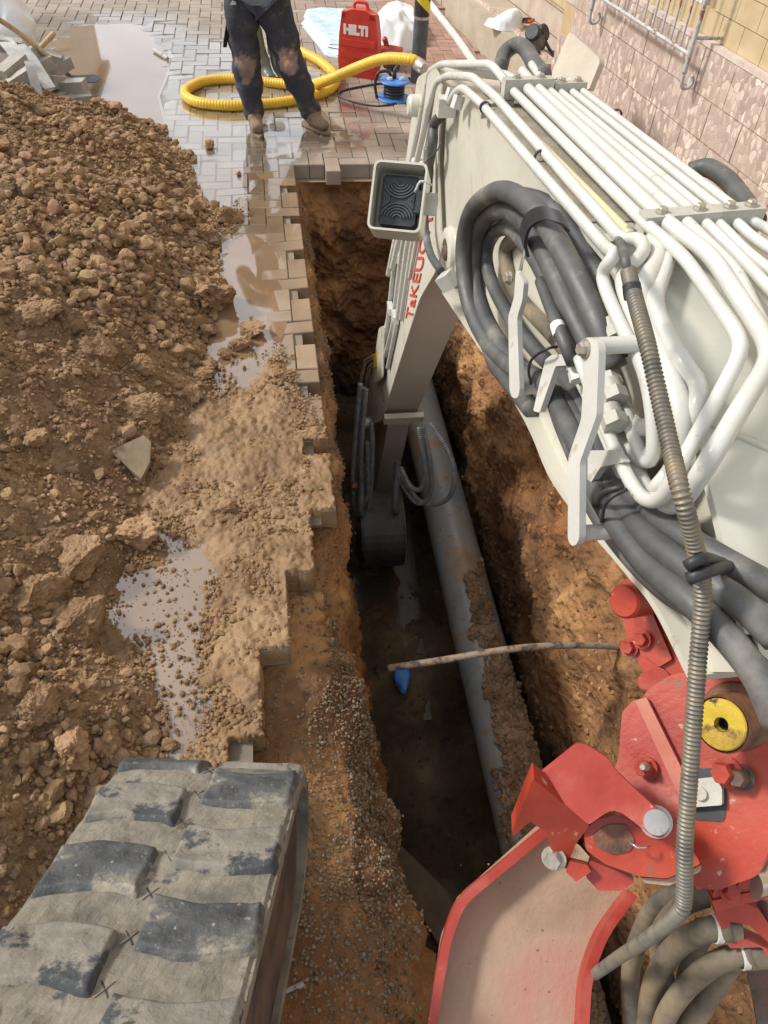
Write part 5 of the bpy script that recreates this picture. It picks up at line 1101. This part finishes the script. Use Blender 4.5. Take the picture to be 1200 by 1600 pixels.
text_mesh('HILTI', .085, cb+cxd*-.12+up_*.31-cyd*.0615, cxd, up_, M['whiteprint'], body, 'case_lettering', ext=.002, bold=.006)
box('case_label', cb+cxd*-.04+up_*.06-cyd*.062, cxd*.03, cyd*.002, up_*.03, M['whiteprint'], body, .001)

# folded sheets beside the case
def crumple(name, poly, h, m, label, cat, z0=.0, amp=.04, seed=1, layers=False):
    P = np.array(poly)[:, :2]; c = P.mean(0); n_a, n_r = 90, 26; V = []; ang = np.linspace(0, 2*math.pi, len(P)+1)
    Pc = np.vstack([P, P[:1]]); tt = np.linspace(0, len(P), n_a, endpoint=False); ring = np.stack([np.interp(tt, np.arange(len(P)+1), Pc[:, k]) for k in range(2)], 1)
    for j in range(n_r):
        f_ = j/(n_r-1); q = c+(ring-c)*f_; hh_ = h*(1-f_**2.5) if not layers else h*(1-ss(.88, 1., np.array(f_)))
        for a in q: V.append((a[0], a[1], z0+hh_+.004))
    V = np.array(V); fa = np.repeat(np.linspace(0, 1, n_r), n_a); V[:, 2] += amp*np.abs(fbm(V, 2.8, 4, seed, .5))*ss(1, .8, fa)
    F = [[j*n_a+i, j*n_a+(i+1) % n_a, (j+1)*n_a+(i+1) % n_a, (j+1)*n_a+i] for j in range(n_r-1) for i in range(n_a)]
    low = len(V); V = np.vstack([V, V[-n_a:]*[1, 1, 0]+[0, 0, z0+.001]]); F += [[(n_r-1)*n_a+i, (n_r-1)*n_a+(i+1) % n_a, low+(i+1) % n_a, low+i] for i in range(n_a)]
    return tag(mk(name, V, F, m, smooth=True), label, cat)
fs = thing('folded_sheeting', ZP(515, 60, 0), 'pale blue folded plastic sheeting on the left of the tool case', 'plastic sheet')
for k in range(5):
    poly = [ZP(a+RNG.uniform(-3, 3)+k*1.2, b+RNG.uniform(-2, 2)-k*1.5, 0) for a, b in ((472, 42), (478, 33), (500, 30), (540, 32), (548, 50), (545, 80), (530, 91), (510, 86), (490, 66))]
    o = crumple('sheet_layer', poly, .012, M['bluesheet'] if k % 2 == 0 else M['sheet'], None, None, z0=.014*k, amp=.008, seed=k, layers=True)
    o.parent = fs; o.location = Vector(ORI[o.name])-Vector(ORI[fs.name]); 
crumple('white_sheeting', [ZP(a, b, 0) for a, b in ((570, 55), (585, 32), (612, 18), (640, 25), (655, 50), (668, 66), (662, 78), (625, 84), (590, 78), (575, 70))], .16, M['sheet'], 'heap of white plastic sheeting behind the tool case and post', 'plastic sheet', amp=.10, seed=3)
# power tool
pb = ZP(612, 112, 0)
t = thing('power_tool', pb, 'muddy red hand drill lying between the tool case and the post', 'power tool')
tube('tool_housing', [pb+[-.09, .16, .10], pb+[0, .14, .11], pb+[.10, .12, .10]], .045, M['redworn'], t); tube('tool_chuck', [pb+[-.06, .05, .07], pb+[0, .03, .08], pb+[.07, .02, .07]], .06, M['darksteel'], t); tube('tool_handle', [pb+[-.02, .16, .12], pb+[-.04, .15, .18], pb+[-.05, .13, .2]], .022, M['redworn'], t)
# cable reel
rb = ZP(615, 155, 0)
t = thing('cable_reel', rb, 'blue cable reel with a black cable beside the striped post', 'cable reel')
lathe('reel_flange', [(0, 0), (.12, 0), (.125, .006), (.12, .014), (0, .014)], rb+[0, 0, .005], (0, 0, 1), M['blue'], t); lathe('reel_drum', [(.07, 0), (.07, .11)], rb+[0, 0, .018], (0, 0, 1), M['blue'], t)
lathe('reel_flange', [(0, 0), (.11, 0), (.115, .006), (.11, .014), (.03, .02), (0, .02)], rb+[0, 0, .125], (0, 0, 1), M['blue'], t)
for z_ in (.035, .058, .08, .1): lathe('wound_cable', [(.07+.012*math.cos(a), z_+.011*math.sin(a)) for a in np.linspace(0, 2*math.pi, 9)], rb, (0, 0, 1), M['black'], t)
tube('reel_handle', [rb+[-.13, 0, .01], rb+[-.15, 0, .1], rb+[-.13, 0, .19], rb+[-.05, 0, .2], rb+[-.02, 0, .15]], .011, M['black'], t, kind='r', rad=.03)
for s1 in (-.04, .05): cyl('reel_socket', rb+[s1, -.02, .145], (0, 0, 1), .02, .018, M['shutter'], t)
tube('reel_plug', [rb+[.0, .0, .15], rb+[.0, .0, .2], rb+[.03, .02, .23]], .015, M['black'], t)
tag(tube('power_cable', [ZP(a, b, .012) for a, b in ((625, 160), (590, 166), (555, 160), (530, 150), (535, 142), (560, 136), (590, 131), (615, 128), (640, 122))], .0075, M['black'], None), 'black power cable curled on the paving left of the blue reel', 'cable')
# bollard
bb = ZP(652, 128, 0); bb[0] += .0
t = thing('bollard', bb, 'dark steel street post with a yellow and black striped top', 'bollard')
zc = float(YP(659, 24, bb[1])[2]); cyl('post', bb, (0, 0, 1), .058, zc, M['darksteel'], t); cyl('post_collar', bb+[0, 0, zc-.02], (0, 0, 1), .0605, .02, M['steel'], t); cyl('striped_top', bb+[0, 0, zc+.001], (0, 0, 1), .060, .32, M['black'], t, bevel=.002)
for k in range(2):
    for j in range(6):
        a0 = -math.pi/2-1.3+j*.52; pass
def band(z0):
    V = []; n_ = 18; 
    for i in range(n_+1):
        a = -math.pi*.95+i/n_*math.pi*.9
        for dz in (0, .075): V.append(bb+np.array([.0612*math.cos(a), .0612*math.sin(a), z0+dz-.085*(i/n_)*1.6]))
    F = [[2*i, 2*i+2, 2*i+3, 2*i+1] for i in range(n_)]; mk('reflective_band', V, F, M['stripey'], t)
band(zc+.13); band(zc+.26)
# pale flattened plastic strip on the paving
pa, pb2 = ZP(678, 14, .02), ZP(745, 104, .02)
tag(tube('plastic_pipe', [pa+(pa-pb2)*.3, pa, (pa+pb2)/2+[.01, 0, 0], pb2, pb2+(pb2-pa)*.3], .032, mat('dusty_white_plastic', [(.5, .47, .42), (.68, .66, .62)], .5, scale=14, streak=(1, 1, 1), bump=.3), None, n=16), 'long flat white plastic pipe lying on the red paving', 'plastic pipe')

# ---------------- house wall on the right
wa = math.radians(-7.); wd = np.array([math.sin(wa), math.cos(wa), 0]); wn = np.array([math.cos(wa), -math.sin(wa), 0]); w0 = np.array([2.5, 3.5, 0])
def WP(s, z, off=0): return w0+wd*s+wn*off+np.array([0, 0, z])
def wallpix(px, py, off=0.):
    d = ray(px, py); t_ = ((w0-CAM)@wn+off)/(d@wn); q = CAM+d*t_; return (q-w0)@wd, q[2]
house = thing('house', WP(3, 0, .2), 'house wall with pinkish stone cladding below yellow tiles along the right', 'house')
def wbox(name, s0, s1, z0, z1, o0, o1, m, parent, bevel=.003):
    return box(name, WP((s0+s1)/2, (z0+z1)/2, (o0+o1)/2), wd*(s1-s0)/2, wn*(o1-o0)/2, np.array([0, 0, (z1-z0)/2]), m, parent, bevel)
# cladding slabs: rows 0.2 m high with staggered joints
clad_V = []; clad_F = []
rows = [(-.1, .1), (.1, .3), (.3, .495), (.495, .69), (.69, .905)]
bmw = bmesh.new(); R2 = random.Random(5)
for ri, (z0, z1) in enumerate(rows):
    s = -4.5+.1*(ri % 2)
    while s < 12:
        L_ = .30; g = .003; o = R2.uniform(0, .003); vs = []
        if 2.6 < s+.15 < 5.0 and z0 > .25: s += L_; continue
        for (ss_, zz) in ((s+g, z0+g), (s+L_-g, z0+g), (s+L_-g, z1-g), (s+g, z1-g)):
            vs.append((ss_, zz))
        f0 = [bmw.verts.new(tuple(WP(a, b, -o))) for a, b in vs]; f1 = [bmw.verts.new(tuple(WP(a, b, .03))) for a, b in vs]
        bmw.faces.new(f0)
        for i in range(4): bmw.faces.new((f0[i], f0[(i+1) % 4], f1[(i+1) % 4], f1[i]))
        s += L_
cl = from_bm('stone_cladding', bmw, M['stone'], house, False, 0)
GB_ = mat('recess_wall', [(.40, .31, .25), (.5, .41, .34)], .8, scale=6, bump=.4)
wbox('recess_back', 2.6, 5.1, .27, 6.1, .30, .5, GB_, house)
for sa, sb in ((-4.5, 2.68), (5.02, 12)): wbox('grout_bed', sa, sb, -.1, .9, .006, .3, mat('ochre_grout', [(.42, .3, .17), (.5, .37, .22)], .85, scale=6), house)
for sa, sb in ((-4.5, 2.68), (5.02, 12)): wbox('plinth_top', sa, sb, .905, .93, .003, .12, mat('pale_mortar', [(.5, .4, .34), (.6, .5, .43)], .8, scale=10, bump=.4), house)
# tiles above
bmw = bmesh.new(); zt = .93; row = 0
so1 = wallpix(1035, 18, .03)[0]
win_s0, win_s1, win_z = 1.08, 2.15, .985
while zt < 6:
    s = -4.5+.1*(row % 2)
    while s < 12:
        if not (zt > 1.0 and 1.1 < s+.1 < 2.2 and zt < 2.3) and not (2.6 < s+.1 < 5.1):
            f0 = [bmw.verts.new(tuple(WP(a, b, .045+R2.uniform(0, .0015)))) for a, b in ((s+.002, zt+.002), (s+.198, zt+.002), (s+.198, zt+.118), (s+.002, zt+.118))]
            f1 = [bmw.verts.new(tuple(WP(a, b, .07))) for a, b in ((s, zt), (s+.2, zt), (s+.2, zt+.12), (s, zt+.12))]; bmw.faces.new(f0)
            for i in range(4): bmw.faces.new((f0[i], f0[(i+1) % 4], f1[(i+1) % 4], f1[i]))
        s += .2
    zt += .12; row += 1
from_bm('tile_facing', bmw, M['tile'], house, False, 0)
for sa, sb in ((-4.5, 2.68), (5.02, 12)): wbox('wall_core', sa, sb, .93, 6.2, .072, .35, mat('tile_grout', [(.3, .23, .13), (.34, .27, .17)], .85), house)
for (s0, s1, z0) in ((1.1, 2.2, 1.03),):
    sh = wbox('window_shutter', s0, s1, z0, 2.3, .058, .075, M['shutter'], house)
    z = z0+.02
    while z < z0+.8: wbox('shutter_slat', s0+.03, s1-.03, z, z+.035, .045, .058, M['shutter'], sh, .002); z += .05
# iron window grille standing off the wall
def grille(s0, s1, label):
    c = WP((s0+s1)/2, .85, -.08); t = thing('window_grille', c, label, 'window grille'); o_ = -.09
    for s_p in (s0, s1):
        tube('grille_post', [WP(s_p, 2.3, o_), WP(s_p, 1.0, o_), WP(s_p, .78, o_+.0)], .013, M['iron'], t, kind='r', n=8)
        tube('scroll_foot', [WP(s_p, .80, o_)]+[WP(s_p+.00, .735+.035*math.sin(a), o_+.035-.035*math.cos(a)) for a in np.linspace(.2, -4.2, 12)], .009, M['iron'], t, n=8)
        tube('wall_anchor', [WP(s_p, .95, o_), WP(s_p-.05, .96, .06)], .009, M['iron'], t, kind='r', n=6)
    for z_ in (.87, 1.45): tube('cross_rail', [WP(s0, z_, o_), WP(s1, z_, o_)], .011, M['iron'], t, kind='r', n=8)
    k = 11
    for i in range(1, k): tube('grille_bar', [WP(s0+(s1-s0)*i/k, .87, o_), WP(s0+(s1-s0)*i/k, 2.2, o_)], .0065, M['iron'], t, kind='r', n=8)
gs0 = wallpix(1072, 105, -.09)[0]; gs1 = wallpix(915, 60, -.09)[0]
grille(gs0, gs1, 'rusty grey iron window grille with scroll feet nearest the camera')
vt = thing('vent_grille', WP(3.3, .5, .26), 'yellowed slatted vent grille in the wall recess above the ledge', 'vent grille')
wbox('vent_frame', 2.95, 4.2, .47, 1.3, .28, .298, M['tile'], vt)
for k in range(9): wbox('vent_slat', 2.98, 4.17, .50+k*.085, .545+k*.085, .262, .278, M['tile'], vt, .002)
# concrete ledge with the things on it
s0, _ = wallpix(870, 130, -.1); ld = thing('concrete_ledge', WP(s0+1.2, 0, -.18), 'low concrete ledge at the foot of the house wall', 'ledge')
wbox('ledge_block', 2.72, 4.98, -.08, .27, -.10, .29, mat('stained_ledge', [(.36, .3, .22), (.45, .39, .3)], .8, scale=5, bump=.4, bscale=40), ld, .01)
def onledge(px, py, z=.27): return ZP(px, py, z)
b0 = onledge(790, 42)
crumple('plastic_bag', [b0+np.array([.16*math.cos(a)*(1+.2*math.sin(3*a)), .13*math.sin(a), 0]) for a in np.linspace(0, 2*math.pi, 14, endpoint=False)], .07, M['sheet'], 'crumpled white plastic bag on the concrete ledge', 'plastic bag', z0=.27, amp=.09, seed=8)
g0 = onledge(822, 42); 
W, F = rock_protos(3, 1, 77, .3); tag(mk('work_glove', W[0]*[.07, .05, .035]+g0+[0, -.0, .05], F, mat('orange_black_fabric', [(.02, .02, .02), (.7, .1, .03)], .7, scale=12, ramp=(.5, .56)), smooth=True), 'orange and black glove beside the white bag on the ledge', 'glove')
k0 = onledge(835, 80)
t = thing('dust_mask', k0, 'dusty black respirator mask standing on the ledge', 'mask')
lathe('mask_filter', [(0, .03), (.05, .03), (.06, .02), (.06, -.02), (0, -.03)], k0+[-.04, -.02, .13], (-.6, -.6, .5), M['black'], t); lathe('mask_filter', [(0, .03), (.05, .03), (.06, .02), (.06, -.02), (0, -.03)], k0+[.05, .02, .12], (.7, -.6, .5), M['black'], t); lathe('mask_body', [(0, .0), (.07, .0), (.08, .05), (.06, .12), (.0, .15)], k0, (0, 0, 1), M['hose'], t)
tube('mask_strap', [k0+[.05, .0, .1], k0+[.1, -.06, .03], k0+[.12, -.14, .01], k0+[.04, -.16, .01]], .012, M['black'], t)
# leaning slab
s1_, z1_ = wallpix(893, 52, -.05)
pS = Plane(DP(900, 100, WP(0, 0, 0)@cf*0+4.55), nrm(-wn*.93+np.array([0, 0, .3])))
tag(plate('stone_slab', [(888, 52), (893, 51), (936, 90), (937, 98), (920, 140), (862, 128), (860, 118)], pS, .035, mat('beige_slab', [(.46, .4, .32), (.53, .47, .38)], .7, scale=5, bump=.3, bscale=50), None, rad=3), 'beige stone slab leaning against the house wall', 'slab')
# street end buildings, seen mirrored in the far puddle
def facade(x0, x1, y, h, m, label, nwin):
    t = thing('street_building', ((x0+x1)/2, y, 0), label, 'building'); box('facade', ((x0+x1)/2, y+2, h/2-.05), ((x1-x0)/2, 0, 0), (0, 2, 0), (0, 0, h/2), m, t, .02)
    box('roof_slab', ((x0+x1)/2, y+1.9, h+.06), ((x1-x0)/2+.2, 0, 0), (0, 2.3, 0), (0, 0, .1), M['concrete'], t, .02)
    for k in range(nwin):
        xx = x0+(x1-x0)*(k+.5)/nwin
        for z_ in (1.5, 4.4):
            if z_+1.2 < h: o = box('window', (xx, y-.005, z_+.5), (.5, 0, 0), (0, .03, 0), (0, 0, .7), M['shutter'], t, .01); box('pane', (xx, y-.04, z_+.5), (.42, 0, 0), (0, .01, 0), (0, 0, .62), M['glass'], o, .002)
facade(-13, -5.0, 24, 6.4, M['stonewhite'], 'plain ochre building closing the left end of the street', 4)
facade(-3.3, 6, 26, 4.0, M['plaster'], 'tan building closing the right end of the street', 4)

# ---------------- rubble corner at the far left
def paver_block(px, py, z, yaw, tilt, label, col=None):
    c = ZP(px, py, z); c_, s_2 = math.cos(yaw), math.sin(yaw); ax = np.array([c_, s_2, math.sin(tilt)])*.1; ay = np.array([-s_2, c_, 0])*.05; az = nrm(np.cross(ax, ay))*.04
    return tag(box('paver', c, ax, ay, az, M['concrete'], None, .004), label, 'paver', 'loose grey pavers heaped at the far left')
pvs = [(122, 158, .05, .3, .05, 'lowest front grey paver next to the shovel blade'), (112, 135, .12, -.2, .1, 'grey paver lying just left of the shovel blade'), (88, 128, .14, 1.2, -.35, 'grey paver standing on end beside the white sack strips'), (100, 150, .06, 1.0, 0, 'grey paver under the one on end'),
       (60, 105, .22, .5, .3, 'tilted paver in the middle of the loose heap'), (40, 85, .28, -.5, .2, 'pale paver high in the loose heap'), (72, 90, .22, .1, -.3, 'paver below the wooden shovel handle'), (20, 105, .30, .9, .3, 'paver above the soil at the left edge'), (10, 70, .34, .2, -.2, 'topmost paver by the white sack'), (50, 122, .2, -.7, .4, 'paver half covered by torn plastic strips'), (28, 128, .25, .2, .5, 'paver sinking into the soil at the left edge'), (90, 105, .16, .8, .2, 'dusty paver right of the heap middle')]
for q in pvs: paver_block(*q)
# torn plastic strips
for k, (a, b, c, d) in enumerate(((5, 60, 60, 140), (30, 70, 78, 138), (45, 95, 60, 150))):
    p0, p1 = ZP(a, b, .38), ZP(c, d, .2); ribbon_P = [p0, p0*.6+p1*.4+[0, 0, .03], p1]
    o = ribbon('torn_plastic_strip', ribbon_P, np.cross(p1-p0, [0, 0, 1]), .10-.02*k, .006, M['greyplastic'], None); tag(o, ['torn grey plastic strip farthest left over the pavers', 'torn grey plastic strip in the middle of the paver heap', 'short torn grey plastic strip ending at the soil'][k], 'plastic strip')
sp0 = ZP(12, 60, .3); Vs, Fs = ico(4); Vs = Vs*np.array([.22, .2, .30]); Vs = Vs*(1+.18*fbm(Vs, 7, 4, 3)[:, None]); Vs = Vs+sp0+[-.03, .1, .02]
tag(mk('rubble_sack', Vs, Fs.tolist(), M['sheet'], smooth=True), 'white woven sack standing behind the paver heap at the left edge', 'sack')
# shovel
t = thing('shovel', ZP(130, 125, 0), 'shovel with wooden handle and dark blade resting on the paver heap', 'shovel')
tube('handle', [ZP(-10, 25, .55), ZP(30, 52, .42), ZP(80, 92, .26)], .017, M['wood'], t)
pS2 = Plane(ZP(128, 122, .08), (.1, -.2, 1)); plate('blade', [(92, 100), (100, 104), (112, 118), (150, 116), (158, 122), (150, 128), (125, 130), (112, 126), (98, 112)], pS2, .006, M['darksteel'], t, rad=4, bevel=.002)
tag(tube('wooden_stake', [ZP(60, 78, .03), ZP(84, 52, .10)], .02, M['wood'], None, kind='r'), 'short wooden stick poking up from the far muddy puddle', 'stick')
tag(tube('metal_offcut', [ZP(240, 77, .015), ZP(262, 91, .015)], .012, M['iron'], None, kind='r'), 'short pale metal rod on the paving right of the far puddle', 'rod')
tag(tube('grey_chip', [ZP(440, 1552, -.1), ZP(475, 1537, -.1)], .008, M['concrete'], None, kind='r', n=6), 'small grey plastic chip on the gravel beside the track', 'chip')
